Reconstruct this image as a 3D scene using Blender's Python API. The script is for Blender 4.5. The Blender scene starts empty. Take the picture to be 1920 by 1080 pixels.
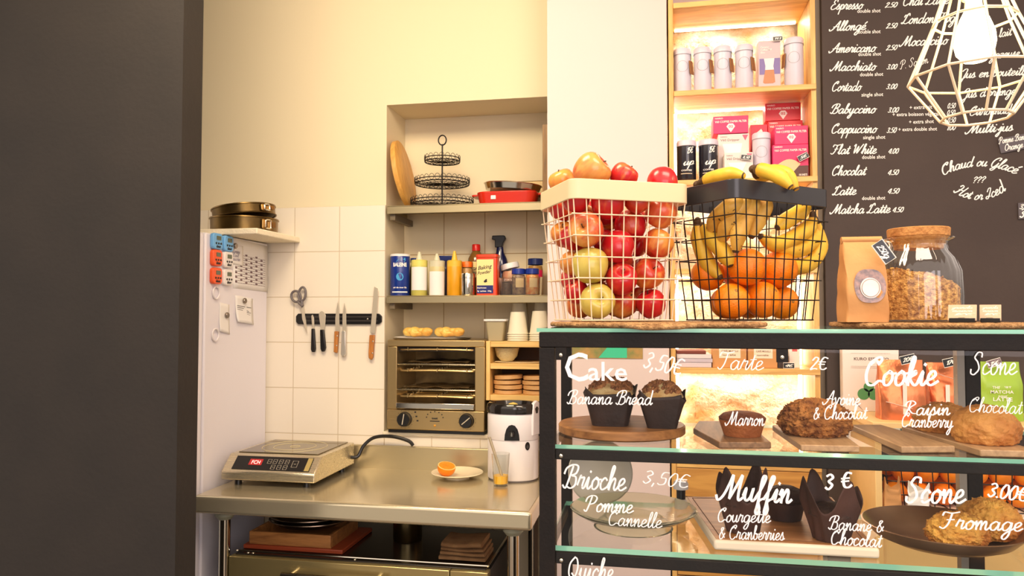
import bpy, math, random
from mathutils import Vector, Matrix, Euler
from math import sin, cos, pi, sqrt, atan2, radians as R
random.seed(7)
SC = bpy.context.scene
COL = SC.collection

def S(r, g, b, a=1.0):
    f = lambda c: (c/255/12.92) if c/255 <= .04045 else ((c/255+.055)/1.055)**2.4
    return (f(r), f(g), f(b), a)

# ---------------------------------------------------------------- camera
EYE, FPX, YAW, PITCH = 1.57, 1400.0, R(10.6), math.atan(50/1400.0)
cd = bpy.data.cameras.new('camera'); cam = bpy.data.objects.new('camera', cd); COL.objects.link(cam)
cd.lens = FPX/1920*36; cd.sensor_width = 36; cd.clip_start = .05
cam.location = (0, 0, EYE); cam.rotation_euler = (pi/2+PITCH, 0, YAW)
SC.camera = cam

# ---------------------------------------------------------------- world, lights, exposure
SC.view_settings.view_transform = 'Standard'; SC.view_settings.look = 'None'
SC.view_settings.gamma = 1; SC.view_settings.use_curve_mapping = False
SC.view_settings.exposure = 0.32
w = bpy.data.worlds.new('world'); SC.world = w; w.use_nodes = True
wn = w.node_tree.nodes['Background']
# the shop behind the visitor: dim near eye level and below, brighter high up, a gradient shaped for ambient light and clear glass
_tc = w.node_tree.nodes.new('ShaderNodeTexCoord'); _sx = w.node_tree.nodes.new('ShaderNodeSeparateXYZ'); _cr = w.node_tree.nodes.new('ShaderNodeValToRGB')
w.node_tree.links.new(_tc.outputs['Generated'], _sx.inputs[0]); w.node_tree.links.new(_sx.outputs[2], _cr.inputs[0]); w.node_tree.links.new(_cr.outputs[0], wn.inputs[0])
_cr.color_ramp.elements[0].position = .04; _cr.color_ramp.elements[0].color = (.32, .28, .245, 1)
_cr.color_ramp.elements[1].position = .30; _cr.color_ramp.elements[1].color = S(255, 238, 224)
wn.inputs[1].default_value = 1.35

def area(name, loc, aim, size, power, col, sy=None, spread=None):
    l = bpy.data.lights.new(name, 'AREA'); l.shape = 'RECTANGLE'; l.size = size; l.size_y = sy or size
    l.energy = power; l.color = col[:3]
    if spread: l.spread = spread
    o = bpy.data.objects.new(name, l); COL.objects.link(o); o.location = loc
    o.rotation_euler = (Vector(aim)-Vector(loc)).to_track_quat('-Z', 'Y').to_euler()
    return o
# warm kitchen ceiling lamp and the pale daylight of the shop front behind the visitor
area('kitchen_ceiling_light', (-.95, 1.35, 3.2), (-1.15, 2.7, 1.0), 1.0, 47, S(255, 232, 196), .7)
area('shop_front_daylight', (1.3, -2.4, 2.3), (-.2, 2.6, 1.5), 3.0, 60, S(250, 238, 242), 2.0)
area('counter_fill_light', (.65, .85, 3.2), (.6, 1.7, 1.1), 1.1, 27, S(255, 230, 204), .6)  # fill light added to brighten the display case and its cakes

# ---------------------------------------------------------------- pixel <-> place helpers (1920x1080 frame)
CAMM = Euler((pi/2+PITCH, 0, YAW)).to_matrix()
def ray(px, py): return CAMM @ Vector(((px-960)/FPX, (540-py)/FPX, -1))
EYEV = Vector((0, 0, EYE))
def P(px, py, Y): d = ray(px, py); return EYEV+d*(Y/d.y)
def PZ(px, py, Z): d = ray(px, py); return EYEV+d*((Z-EYE)/d.z)
def PX(px, py, X): d = ray(px, py); return EYEV+d*(X/d.x)
def PN(px, py, p, n): d = ray(px, py); return EYEV+d*((Vector(p)-EYEV).dot(n)/d.dot(n))

# ---------------------------------------------------------------- mesh builder
class MB:
    def __init__(s): s.v = []; s.f = []; s.mi = []; s.cur = 0; s.flat = []
    def m(s, i): s.cur = i; return s
    def add(s, vs, fs, M=None):
        b = len(s.v)
        for p in vs:
            p = Vector(p); s.v.append(M @ p if M is not None else p)
        for f in fs: s.f.append([b+i for i in f]); s.mi.append(s.cur)
        return s
    def box(s, c, d, M=None, rz=0, top=None):
        x, y, z = d[0]/2, d[1]/2, d[2]/2; tx, ty = top or (1, 1)
        vs = [(-x, -y, -z), (x, -y, -z), (x, y, -z), (-x, y, -z), (-x*tx, -y*ty, z), (x*tx, -y*ty, z), (x*tx, y*ty, z), (-x*tx, y*ty, z)]
        T = Matrix.Translation(c) @ Matrix.Rotation(rz, 4, 'Z')
        if M is not None: T = M @ T
        return s.add(vs, [(0, 3, 2, 1), (4, 5, 6, 7), (0, 1, 5, 4), (1, 2, 6, 5), (2, 3, 7, 6), (3, 0, 4, 7)], T)
    def bb(s, a, b):
        return s.box([(a[i]+b[i])/2 for i in range(3)], [abs(b[i]-a[i]) for i in range(3)])
    def lathe(s, prof, n=32, c=(0, 0, 0), M=None, cap0=False, cap1=False, ribs=0, ribd=0, sx=1, sy=1, closed=False):
        vs = []; fs = []; k = len(prof)
        for j in range(n):
            a = 2*pi*j/n; q = 1+(ribd*cos(a*ribs) if ribs else 0)
            for (r, z) in prof: vs.append((c[0]+r*q*cos(a)*sx, c[1]+r*q*sin(a)*sy, c[2]+z))
        for j in range(n):
            j2 = (j+1) % n
            for i in range(k-1 if not closed else k):
                i2 = (i+1) % k
                fs.append((j*k+i, j2*k+i, j2*k+i2, j*k+i2))
        if cap0: fs.append([j*k for j in range(n)][::-1])
        if cap1: fs.append([j*k+k-1 for j in range(n)])
        return s.add(vs, fs, M)
    def cyl(s, p0, p1, r0, r1=None, n=20, caps=True):
        p0 = Vector(p0); p1 = Vector(p1); d = p1-p0
        M = Matrix.Translation(p0) @ d.to_track_quat('Z', 'Y').to_matrix().to_4x4()
        return s.lathe([(r0, 0), (r0 if r1 is None else r1, d.length)], n, M=M, cap0=caps, cap1=caps)
    def tube(s, pts, r, n=8, closed=False, caps=True, sc=(1, 1)):
        pts = [Vector(p) for p in pts]; k = len(pts)
        rs = r if isinstance(r, (list, tuple)) else [r]*k
        vs = []; fs = []; up = None
        for i, p in enumerate(pts):
            a = pts[(i-1) % k] if (closed or i > 0) else p
            b = pts[(i+1) % k] if (closed or i < k-1) else p
            t = (b-a).normalized()
            if up is None:
                up = Vector((0, 0, 1)) if abs(t.z) < .9 else Vector((1, 0, 0))
            sd = t.cross(up)
            if sd.length < 1e-6: sd = t.orthogonal()
            sd.normalize(); up = sd.cross(t).normalized()
            for j in range(n):
                q = 2*pi*j/n
                vs.append(p+sd*(cos(q)*rs[i]*sc[0])+up*(sin(q)*rs[i]*sc[1]))
        for i in range(k if closed else k-1):
            i2 = (i+1) % k
            for j in range(n):
                j2 = (j+1) % n
                fs.append((i*n+j, i*n+j2, i2*n+j2, i2*n+j))
        if caps and not closed:
            fs.append(list(range(n))[::-1]); fs.append([(k-1)*n+j for j in range(n)])
        return s.add(vs, fs)
    def ball(s, c, r, n=20, m=12, M=None):
        if not isinstance(r, (list, tuple)): r = (r, r, r)
        vs = []; fs = []
        for i in range(m+1):
            t = pi*i/m
            for j in range(n):
                a = 2*pi*j/n
                vs.append((c[0]+r[0]*sin(t)*cos(a), c[1]+r[1]*sin(t)*sin(a), c[2]-r[2]*cos(t)))
        for i in range(m):
            for j in range(n):
                j2 = (j+1) % n
                fs.append((i*n+j, i*n+j2, (i+1)*n+j2, (i+1)*n+j))
        return s.add(vs, fs, M)
    def prism(s, out, z0, z1, M=None, scale1=1.0):
        k = len(out)
        vs = [(x, y, z0) for x, y in out]+[(x*scale1, y*scale1, z1) for x, y in out]
        fs = [list(range(k))[::-1], list(range(k, 2*k))]+[(i, (i+1) % k, k+(i+1) % k, k+i) for i in range(k)]
        return s.add(vs, fs, M)
    def quad(s, a, b, c, d): return s.add([a, b, c, d], [(0, 1, 2, 3)])
    def grid(s, fn, nu, nv, M=None, cu=False):
        vs = [fn(i/(nu if cu else nu-1), j/(nv-1)) for i in range(nu) for j in range(nv)]
        fs = [(i*nv+j, ((i+1) % nu)*nv+j, ((i+1) % nu)*nv+j+1, i*nv+j+1) for i in range(nu if cu else nu-1) for j in range(nv-1)]
        return s.add(vs, fs, M)
    def obj(s, name, mats, parent=None, smooth=True, bevel=0, seg=2, loc=None, rot=None, ang=38, subd=0):
        me = bpy.data.meshes.new(name); me.from_pydata(s.v, [], s.f)
        if not isinstance(mats, (list, tuple)): mats = [mats]
        for m_ in mats: me.materials.append(m_)
        for p, i in zip(me.polygons, s.mi): p.material_index = i; p.use_smooth = smooth
        if smooth: me.set_sharp_from_angle(angle=R(ang))
        me.update()
        o = bpy.data.objects.new(name, me); COL.objects.link(o)
        if parent: o.parent = parent
        if loc is not None: o.location = loc
        if rot is not None: o.rotation_euler = rot
        if bevel:
            b = o.modifiers.new('bevel', 'BEVEL'); b.width = bevel; b.segments = seg; b.limit_method = 'ANGLE'; b.angle_limit = R(40); b.harden_normals = False
        if subd:
            q = o.modifiers.new('subd', 'SUBSURF'); q.levels = subd; q.render_levels = subd
        return o

def tag(o, label=None, cat=None, group=None, kind=None):
    if label: o['label'] = label
    if cat: o['category'] = cat
    if group: o['group'] = group
    if kind: o['kind'] = kind
    return o
def thing(name, label, cat, loc=(0, 0, 0), rz=0, group=None, rot=None):
    o = bpy.data.objects.new(name, None); COL.objects.link(o); o.empty_display_size = .03
    o.location = loc; o.rotation_euler = rot or (0, 0, rz)
    return tag(o, label, cat, group)
def copy_tree(o, parent=None):
    c = o.copy(); COL.objects.link(c); c.parent = parent
    for ch in o.children: copy_tree(ch, c)
    return c
def dup(o, label, loc=None, rz=None, rot=None, scale=None):
    c = copy_tree(o); c['label'] = label
    if loc is not None: c.location = loc
    if rz is not None: c.rotation_euler = (0, 0, rz)
    if rot is not None: c.rotation_euler = rot
    if scale is not None: c.scale = scale
    return c
def struct(o): o['kind'] = 'structure'; return o

def smooth_path(pts, k=6, closed=False):
    pts = [Vector(p) for p in pts]; n = len(pts); out = []
    rng = range(n if closed else n-1)
    for i in rng:
        g = lambda j: pts[j % n] if closed else pts[max(0, min(n-1, j))]
        p0, p1, p2, p3 = g(i-1), g(i), g(i+1), g(i+2)
        for q in range(k):
            t = q/k
            out.append(.5*((2*p1)+(p2-p0)*t+(2*p0-5*p1+4*p2-p3)*t*t+(3*p1-p0-3*p2+p3)*t**3))
    if not closed: out.append(pts[-1])
    return out
def rrect(w, h, r, n=5):
    out = []
    for (cx, cy, a0) in ((w/2-r, h/2-r, 0), (-w/2+r, h/2-r, 90), (-w/2+r, -h/2+r, 180), (w/2-r, -h/2+r, 270)):
        for i in range(n+1):
            a = R(a0+90*i/n); out.append((cx+r*cos(a), cy+r*sin(a)))
    return out

# ---------------------------------------------------------------- materials
def mat(name, col, rough=.5, metal=0, bump=0, bscale=60, var=0, vscale=8, col2=None, coat=0, spec=.5, emit=None, es=0, trans=0, stretch=None, sss=0, detail=4, rnd=0, coord='Object'):
    m = bpy.data.materials.new(name); m.use_nodes = True; nt = m.node_tree; b = nt.nodes['Principled BSDF']
    b.inputs['Base Color'].default_value = col; b.inputs['Roughness'].default_value = rough; b.inputs['Metallic'].default_value = metal
    b.inputs['Coat Weight'].default_value = coat; b.inputs['Specular IOR Level'].default_value = spec
    b.inputs['Transmission Weight'].default_value = trans
    if sss: b.inputs['Subsurface Weight'].default_value = sss; b.inputs['Subsurface Radius'].default_value = (.02, .01, .006)
    if emit: b.inputs['Emission Color'].default_value = emit; b.inputs['Emission Strength'].default_value = es
    N = lambda t: nt.nodes.new(t); L = nt.links.new
    tc = N('ShaderNodeTexCoord'); mp = N('ShaderNodeMapping'); L(tc.outputs[coord], mp.inputs[0])
    if stretch: mp.inputs['Scale'].default_value = stretch
    if col2 is not None:
        nz = N('ShaderNodeTexNoise'); nz.inputs['Scale'].default_value = vscale; nz.inputs['Detail'].default_value = detail
        L(mp.outputs[0], nz.inputs['Vector'])
        rp = N('ShaderNodeValToRGB'); rp.color_ramp.elements[0].color = col; rp.color_ramp.elements[1].color = col2
        rp.color_ramp.elements[0].position = .35; rp.color_ramp.elements[1].position = .65
        if rnd:
            oi = N('ShaderNodeObjectInfo'); ad = N('ShaderNodeMath'); ad.operation = 'MULTIPLY_ADD'
            L(oi.outputs['Random'], ad.inputs[0]); ad.inputs[1].default_value = rnd; ad.inputs[2].default_value = -rnd/2
            a2 = N('ShaderNodeMath'); L(nz.outputs['Fac'], a2.inputs[0]); L(ad.outputs[0], a2.inputs[1]); L(a2.outputs[0], rp.inputs[0])
        else: L(nz.outputs['Fac'], rp.inputs[0])
        L(rp.outputs[0], b.inputs['Base Color'])
    if bump:
        nz2 = N('ShaderNodeTexNoise'); nz2.inputs['Scale'].default_value = bscale; nz2.inputs['Detail'].default_value = 5
        L(mp.outputs[0], nz2.inputs['Vector'])
        bp = N('ShaderNodeBump'); bp.inputs['Strength'].default_value = bump; bp.inputs['Distance'].default_value = .01
        L(nz2.outputs['Fac'], bp.inputs['Height']); L(bp.outputs[0], b.inputs['Normal'])
    return m
def wood(name, c1, c2, axis='X', scale=6, rough=.45, coat=0, dist=2.2):
    """Planks: long grain along the axis, wavering rings across it."""
    m = bpy.data.materials.new(name); m.use_nodes = True; nt = m.node_tree; b = nt.nodes['Principled BSDF']
    N = lambda t: nt.nodes.new(t); L = nt.links.new
    tc = N('ShaderNodeTexCoord'); mp = N('ShaderNodeMapping'); L(tc.outputs['Object'], mp.inputs[0])
    k = {'X': (.12, 1, 1), 'Y': (1, .12, 1), 'Z': (1, 1, .12)}[axis]
    mp.inputs['Scale'].default_value = [q*scale for q in k]
    n1 = N('ShaderNodeTexNoise'); n1.inputs['Scale'].default_value = 2.2; n1.inputs['Detail'].default_value = 8; n1.inputs['Distortion'].default_value = dist
    L(mp.outputs[0], n1.inputs['Vector'])
    n2 = N('ShaderNodeTexNoise'); n2.inputs['Scale'].default_value = 22; n2.inputs['Detail'].default_value = 6; L(mp.outputs[0], n2.inputs['Vector'])
    mx = N('ShaderNodeMath'); mx.operation = 'MULTIPLY_ADD'; L(n2.outputs['Fac'], mx.inputs[0]); mx.inputs[1].default_value = .45; L(n1.outputs['Fac'], mx.inputs[2])
    rp = N('ShaderNodeValToRGB'); rp.color_ramp.elements[0].color = c2; rp.color_ramp.elements[1].color = c1
    rp.color_ramp.elements[0].position = .42; rp.color_ramp.elements[1].position = .85
    L(mx.outputs[0], rp.inputs[0]); L(rp.outputs[0], b.inputs['Base Color'])
    b.inputs['Roughness'].default_value = rough; b.inputs['Coat Weight'].default_value = coat
    bp = N('ShaderNodeBump'); bp.inputs['Strength'].default_value = .12; L(mx.outputs[0], bp.inputs['Height']); L(bp.outputs[0], b.inputs['Normal'])
    return m
def steel(name, col, rough, axis='X', amt=.12, metal=.8):
    """Brushed metal: fine streaks along the axis."""
    m = bpy.data.materials.new(name); m.use_nodes = True; nt = m.node_tree; b = nt.nodes['Principled BSDF']
    N = lambda t: nt.nodes.new(t); L = nt.links.new
    b.inputs['Metallic'].default_value = metal; b.inputs['Base Color'].default_value = col
    tc = N('ShaderNodeTexCoord'); mp = N('ShaderNodeMapping'); L(tc.outputs['Object'], mp.inputs[0])
    mp.inputs['Scale'].default_value = {'X': (2, 240, 240), 'Y': (240, 2, 240), 'Z': (240, 240, 2)}[axis]
    nz = N('ShaderNodeTexNoise'); nz.inputs['Scale'].default_value = 1; nz.inputs['Detail'].default_value = 3; L(mp.outputs[0], nz.inputs['Vector'])
    mr = N('ShaderNodeMapRange'); L(nz.outputs['Fac'], mr.inputs[0]); mr.inputs[3].default_value = max(.02, rough-amt); mr.inputs[4].default_value = rough+amt
    L(mr.outputs[0], b.inputs['Roughness'])
    return m
def pane(name, tint=(1, 1, 1, 1), refl=1.0, rough=.0):
    """Thin clear glass: lets light straight through, mirrors by its angle."""
    m = bpy.data.materials.new(name); m.use_nodes = True; nt = m.node_tree; nt.nodes.remove(nt.nodes['Principled BSDF'])
    N = lambda t: nt.nodes.new(t); L = nt.links.new
    t = N('ShaderNodeBsdfTransparent'); t.inputs[0].default_value = tint
    g = N('ShaderNodeBsdfGlossy'); g.inputs['Roughness'].default_value = rough; g.inputs[0].default_value = (1, 1, 1, 1)
    fr = N('ShaderNodeFresnel'); fr.inputs[0].default_value = 1.45
    ml = N('ShaderNodeMath'); ml.operation = 'MULTIPLY'; L(fr.outputs[0], ml.inputs[0])
    ge = N('ShaderNodeNewGeometry'); bf = N('ShaderNodeMath'); bf.operation = 'MULTIPLY_ADD'; L(ge.outputs['Backfacing'], bf.inputs[0]); bf.inputs[1].default_value = -refl; bf.inputs[2].default_value = refl
    L(bf.outputs[0], ml.inputs[1])
    mx = N('ShaderNodeMixShader'); L(ml.outputs[0], mx.inputs[0]); L(t.outputs[0], mx.inputs[1]); L(g.outputs[0], mx.inputs[2])
    L(mx.outputs[0], nt.nodes['Material Output'].inputs[0])
    return m
def glow(name, col, s):
    m = bpy.data.materials.new(name); m.use_nodes = True; nt = m.node_tree; b = nt.nodes['Principled BSDF']
    b.inputs['Base Color'].default_value = (1, 1, 1, 1); b.inputs['Emission Color'].default_value = col; b.inputs['Emission Strength'].default_value = s
    return m
M_ = {}
def plain(r, g, b, rough=.5, **k):
    key = (r, g, b, rough, tuple(sorted(k.items())))
    if key not in M_: M_[key] = mat('finish_%d' % len(M_), S(r, g, b), rough, bump=.03, bscale=90, **k)
    return M_[key]
STEEL = steel('brushed_steel', S(176, 166, 142), .3)
STEELD = steel('worn_steel', S(150, 138, 108), .36)
CHROME = mat('polished_steel', S(215, 208, 192), .14, 1)
BLACKP = mat('black_plastic', S(22, 20, 20), .32)
DARKIN = mat('dark_interior', S(26, 22, 18), .7, bump=.1)
WHITEP = mat('white_plastic', S(236, 233, 232), .35)
TUMB = pane('tumbler_glass', (.95, .96, .95, 1), 2.6, .04)
PAPER = mat('white_paper', S(236, 232, 228), .8, bump=.05, bscale=30)
INK = mat('white_chalk_paint', S(250, 244, 236), .7)
INKD = mat('dark_ink', S(40, 36, 36), .7)
GLASS = pane('clear_glass', (.985, .99, .985, 1))
GEDGE = mat('green_glass_edge', S(150, 222, 192), .12, 0, trans=.35, emit=None)
CLEARP = pane('clear_plastic', (.90, .89, .86, 1), 2.5, .12)
BLACKF = mat('black_frame_paint', S(22, 17, 14), .6, bump=.08, bscale=150, col2=S(28, 21, 17), vscale=30, spec=.25)
OAK = wood('light_oak', S(236, 190, 112), S(190, 132, 62), 'X')
OAKZ = wood('light_oak_upright', S(236, 190, 112), S(190, 132, 62), 'Z')
PINE = wood('pale_pine', S(240, 204, 130), S(214, 166, 88), 'X', 5)
PINEZ = wood('pale_pine_upright', S(240, 204, 130), S(214, 166, 88), 'Z', 5)
WALNUT = wood('acacia', S(172, 116, 62), S(112, 66, 30), 'X', 7)
BAMBOO = wood('bamboo', S(226, 170, 84), S(190, 130, 52), 'Z', 9)

# ---------------------------------------------------------------- lettering: a single-stroke script
G = {}
def gl(ch, adv, *strokes): G[ch] = (adv, strokes)
gl('a',1.2,[(.88,.8),(.55,1),(.15,.6),(.2,.1),(.5,0),(.8,.4),(.92,.95),(.86,.3),(1.0,0),(1.25,.25)])
gl('b',.95,[(0,.2),(.35,1.2),(.5,1.9),(.3,2.0),(.2,1.4),(.2,.2),(.45,0),(.75,.3),(.7,.8),(.42,.9),(.6,.75),(1.0,.8)])
gl('c',.85,[(.75,.8),(.5,1),(.15,.65),(.15,.2),(.4,0),(.9,.28)])
gl('d',1.2,[(.85,.85),(.5,1),(.12,.6),(.18,.08),(.5,0),(.85,.5),(1.0,1.6),(1.02,2.0),(.9,.5),(1.0,0),(1.25,.25)])
gl('e',.9,[(0.05,.3),(.5,.5),(.7,.8),(.5,1),(.2,.75),(.15,.2),(.45,0),(.95,.28)])
gl('f',.75,[(0,.2),(.4,1),(.65,1.8),(.5,2),(.35,1.6),(.3,0),(.22,-.8),(.38,-1),(.5,-.6),(.35,0),(.8,.25)])
gl('g',1.15,[(.85,.85),(.5,1),(.12,.6),(.18,.1),(.5,0),(.8,.4),(.92,.95),(.85,-.4),(.5,-1),(.2,-.8),(.5,-.3),(1.2,.25)])
gl('h',1.1,[(0,.2),(.4,1.2),(.55,1.9),(.38,2),(.25,1.4),(.2,0),(.35,.6),(.65,1),(.8,.8),(.75,.2),(.9,0),(1.15,.25)])
gl('i',.6,[(0,.25),(.3,1),(.25,.2),(.4,0),(.65,.25)],[(.38,1.42),(.42,1.5)])
gl('j',.6,[(0,.25),(.35,1),(.3,-.4),(.05,-1),(-.2,-.8),(.1,-.3),(.65,.25)],[(.42,1.42),(.46,1.5)])
gl('k',.95,[(0,.2),(.4,1.3),(.5,1.9),(.35,2),(.22,1.4),(.2,0)],[(.2,.45),(.6,1),(.7,.8),(.3,.5),(.6,.05),(.8,0),(1.0,.25)])
gl('l',.6,[(0,.2),(.4,1.2),(.5,1.9),(.33,2),(.2,1.3),(.22,.15),(.4,0),(.65,.25)])
gl('m',1.45,[(0,.6),(.18,1),(.22,.0)],[(.22,.3),(.52,1),(.66,.8),(.66,0)],[(.66,.4),(.98,1),(1.12,.8),(1.1,.15),(1.25,0),(1.5,.25)])
gl('n',1.05,[(0,.6),(.18,1),(.22,0)],[(.22,.3),(.55,1),(.72,.8),(.7,.15),(.85,0),(1.1,.25)])
gl('o',.95,[(.55,1),(.18,.65),(.2,.1),(.5,0),(.8,.35),(.75,.85),(.5,1),(.66,.82),(1.05,.85)])
gl('p',1.0,[(0,.3),(.25,1),(.2,0),(.12,-1)],[(.22,.5),(.5,1),(.8,.8),(.75,.2),(.5,0),(.3,.15),(.6,.03),(1.05,.25)])
gl('q',1.1,[(.85,.85),(.5,1),(.12,.6),(.18,.1),(.5,0),(.8,.4),(.92,.95),(.82,-1),(1.0,-.5),(1.15,.25)])
gl('r',.85,[(0,.3),(.25,1.1),(.35,.9),(.65,.95),(.55,.3),(.65,0),(.9,.25)])
gl('s',.8,[(0,.25),(.4,1.1),(.45,.8),(.6,.35),(.4,0),(.12,.1)],[(.4,0),(.85,.25)])
gl('t',.7,[(0,.25),(.35,1.0),(.45,1.6),(.33,.2),(.5,0),(.75,.25)],[(.08,1.1),(.7,1.15)])
gl('u',1.1,[(0,.4),(.18,1),(.15,.3),(.35,0),(.65,.3),(.8,1),(.75,.2),(.9,0),(1.15,.25)])
gl('v',.95,[(0,.8),(.12,1),(.38,0.02),(.72,.98),(1.0,.85)])
gl('O',1.5,[(.7,2.0),(.15,1.4),(.1,.5),(.5,0),(1.0,.3),(1.25,1.1),(1.05,1.8),(.7,2.0),(.9,1.6),(1.5,1.2)])
gl('w',1.2,[(0,.6),(.15,1),(.25,0),(.55,.8),(.65,0),(1.0,.9),(.95,1),(1.25,.85)])
gl('x',.95,[(0,.9),(.2,1),(.6,0),(.95,.2)],[(.8,1),(.1,0)])
gl('y',1.1,[(0,.4),(.18,1),(.15,.3),(.35,0),(.65,.3),(.8,1),(.7,-.4),(.4,-1),(.15,-.8),(.45,-.3),(1.15,.25)])
gl('z',.9,[(.1,.85),(.3,1),(.7,.9),(.1,0),(.5,.1),(.95,.25)])
gl('A',1.7,[(-.3,.3),(-.1,-.05),(.4,.3),(.9,1.2),(1.35,2.0),(1.3,1.0),(1.35,.2),(1.5,0),(1.75,.25)],[(.35,.75),(.8,.85),(1.5,.75)])
gl('B',1.5,[(.75,1.85),(.5,.8),(.25,0),(-.1,.2)],[(-.1,1.2),(.1,1.7),(.75,2.0),(1.3,1.85),(1.2,1.3),(.7,1.05),(1.2,.95),(1.25,.3),(.8,-.02),(.4,.1)])
gl('C',1.35,[(.95,1.5),(1.15,1.85),(.9,2.0),(.3,1.6),(.05,.8),(.25,.1),(.7,0),(1.1,.3),(1.4,.25)],[(.3,1.5),(.7,1.75),(.95,1.5)])
gl('E',1.3,[(1.1,1.6),(1.05,1.95),(.6,1.95),(.35,1.5),(.75,1.1),(.3,.95),(.02,.4),(.3,0),(.8,.05),(1.3,.4)])
gl('F',1.5,[(0,1.5),(.15,1.9),(.8,1.8),(1.6,1.95)],[(.9,1.8),(.7,.6),(.3,0),(-.1,.15)],[(.5,1.0),(1.2,1.05)])
gl('G',1.45,[(1.0,1.5),(1.1,1.9),(.7,2.0),(.2,1.4),(.1,.5),(.5,0),(1.0,.5),(1.15,1.0),(1.05,-.2),(.6,-.7),(.3,-.4),(1.5,.25)])
gl('H',1.7,[(0,1.5),(.2,1.9),(.6,1.7),(.45,.6),(.2,0),(-.1,.2)],[(1.5,2.0),(1.2,1.0),(1.15,.1),(1.4,0),(1.7,.3)],[(.3,.9),(1.3,1.1)])
gl('I',1.1,[(1.15,1.8),(.8,1.0),(.4,0),(0,.15),(.15,.5),(.9,.35)],[(.2,1.4),(.6,1.95),(1.2,1.85)])
gl('J',1.1,[(.1,1.5),(.5,1.95),(1.0,1.8),(.75,.4),(.4,-.9),(0,-.9),(.2,-.4),(1.1,.25)])
gl('K',1.5,[(.1,1.6),(.5,1.9),(.4,.8),(.2,0)],[(1.3,1.9),(.5,.95),(.9,.3),(1.2,0),(1.5,.25)])
gl('L',1.4,[(1.2,1.6),(1.05,2.0),(.7,1.7),(.5,.8),(.2,.05),(-.1,.15),(.2,.25),(.8,0),(1.4,.3)],[(.2,1.3),(.35,1.7),(.8,1.6)])
gl('M',2.1,[(-.3,.3),(-.1,-.05),(.3,.3),(.7,1.2),(.95,1.95),(.9,.3),(.95,.2),(1.5,1.4),(1.75,1.95),(1.65,.6),(1.75,0),(2.1,.25)])
gl('P',1.4,[(.65,1.85),(.45,.8),(.2,0),(-.1,.15)],[(-.05,1.2),(.15,1.75),(.8,2.0),(1.3,1.7),(1.1,1.1),(.6,.9)])
gl('Q',1.5,[(.7,2.0),(.15,1.4),(.1,.5),(.5,0),(1.0,.3),(1.2,1.1),(1.0,1.8),(.7,2.0)],[(.5,.5),(1.0,.1),(1.5,.1)])
gl('S',1.25,[(1.1,1.55),(1.05,1.9),(.6,1.95),(.35,1.5),(.7,1.1),(.9,.5),(.5,0),(.1,.1),(.05,.45)])
gl('T',1.3,[(0,1.5),(.2,1.9),(.8,1.8),(1.5,1.95)],[(.85,1.8),(.65,.6),(.3,0),(0,.2)])
gl('V',1.4,[(0,1.7),(.3,1.9),(.5,0),(1.2,1.6),(1.4,1.9)])
gl('W',2.0,[(0,1.6),(.3,1.9),(.35,.1),(1.0,1.6),(.95,.1),(1.6,1.4),(1.9,1.95)])
gl('R',1.5,[(.65,1.85),(.45,.8),(.2,0)],[(0,1.4),(.3,1.9),(.9,2.0),(1.25,1.6),(.6,.95),(1.0,.3),(1.5,.2)])
for ch_, s_ in {'0':[(.4,1.5),(.1,.9),(.2,.1),(.5,0),(.8,.6),(.7,1.4),(.4,1.5)],'1':[(.2,1.1),(.55,1.5),(.4,0)],'2':[(.15,1.1),(.45,1.5),(.8,1.2),(.1,0),(.5,.1),(.85,.05)],
 '3':[(.2,1.35),(.55,1.5),(.8,1.15),(.4,.8),(.75,.4),(.4,0),(.1,.2)],'4':[(.6,0),(.7,1.5),(.05,.45),(.9,.5)],'5':[(.85,1.5),(.35,1.45),(.25,.85),(.7,.8),(.7,.2),(.3,0),(.05,.15)],
 '6':[(.7,1.5),(.2,.8),(.2,.1),(.6,.1),(.7,.6),(.25,.6)],'7':[(.1,1.45),(.85,1.5),(.3,0)],'8':[(.5,.8),(.2,1.2),(.5,1.5),(.75,1.2),(.2,.3),(.5,0),(.8,.3),(.5,.8)],'9':[(.75,1.2),(.45,1.5),(.2,1.1),(.5,.8),(.75,1.2),(.5,0)],
 '?':[(.1,1.2),(.45,1.6),(.75,1.2),(.4,.7),(.35,.4)],'-':[(.1,.5),(.7,.5)],"'":[(.2,1.9),(.1,1.5)],',':[(.2,.1),(.1,-.3)]}.items(): gl(ch_,.95 if ch_ not in "-',1" else .5,s_)
G['?'][1][0] and gl('?',.9,[(.1,1.2),(.45,1.6),(.75,1.2),(.4,.7),(.35,.4)],[(.3,.08),(.34,.0)])
gl('.',.35,[(.1,.08),(.14,.0)]); gl('+',.9,[(.1,.6),(.8,.6)],[(.45,.95),(.45,.25)])
gl('&',1.3,[(1.1,.2),(.4,1.2),(.5,1.6),(.8,1.5),(.2,.6),(.3,.05),(.7,.1),(1.1,.8)])
gl('€',1.1,[(.95,1.4),(.5,1.5),(.2,.9),(.3,.15),(.7,0),(1.0,.2)],[(.0,.95),(.75,.95)],[(.0,.65),(.7,.65)])
gl(' ',.75)
def glyph(c):
    if c == 'é': return (G['e'][0], G['e'][1]+([(.45,1.3),(.75,1.65)],))
    if c == 'ï': return (G['i'][0], ([(0,.25),(.3,1),(.25,.2),(.4,0),(.65,.25)],[(.2,1.45),(.24,1.53)],[(.6,1.45),(.64,1.53)]))
    return G.get(c, G[' '])
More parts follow.
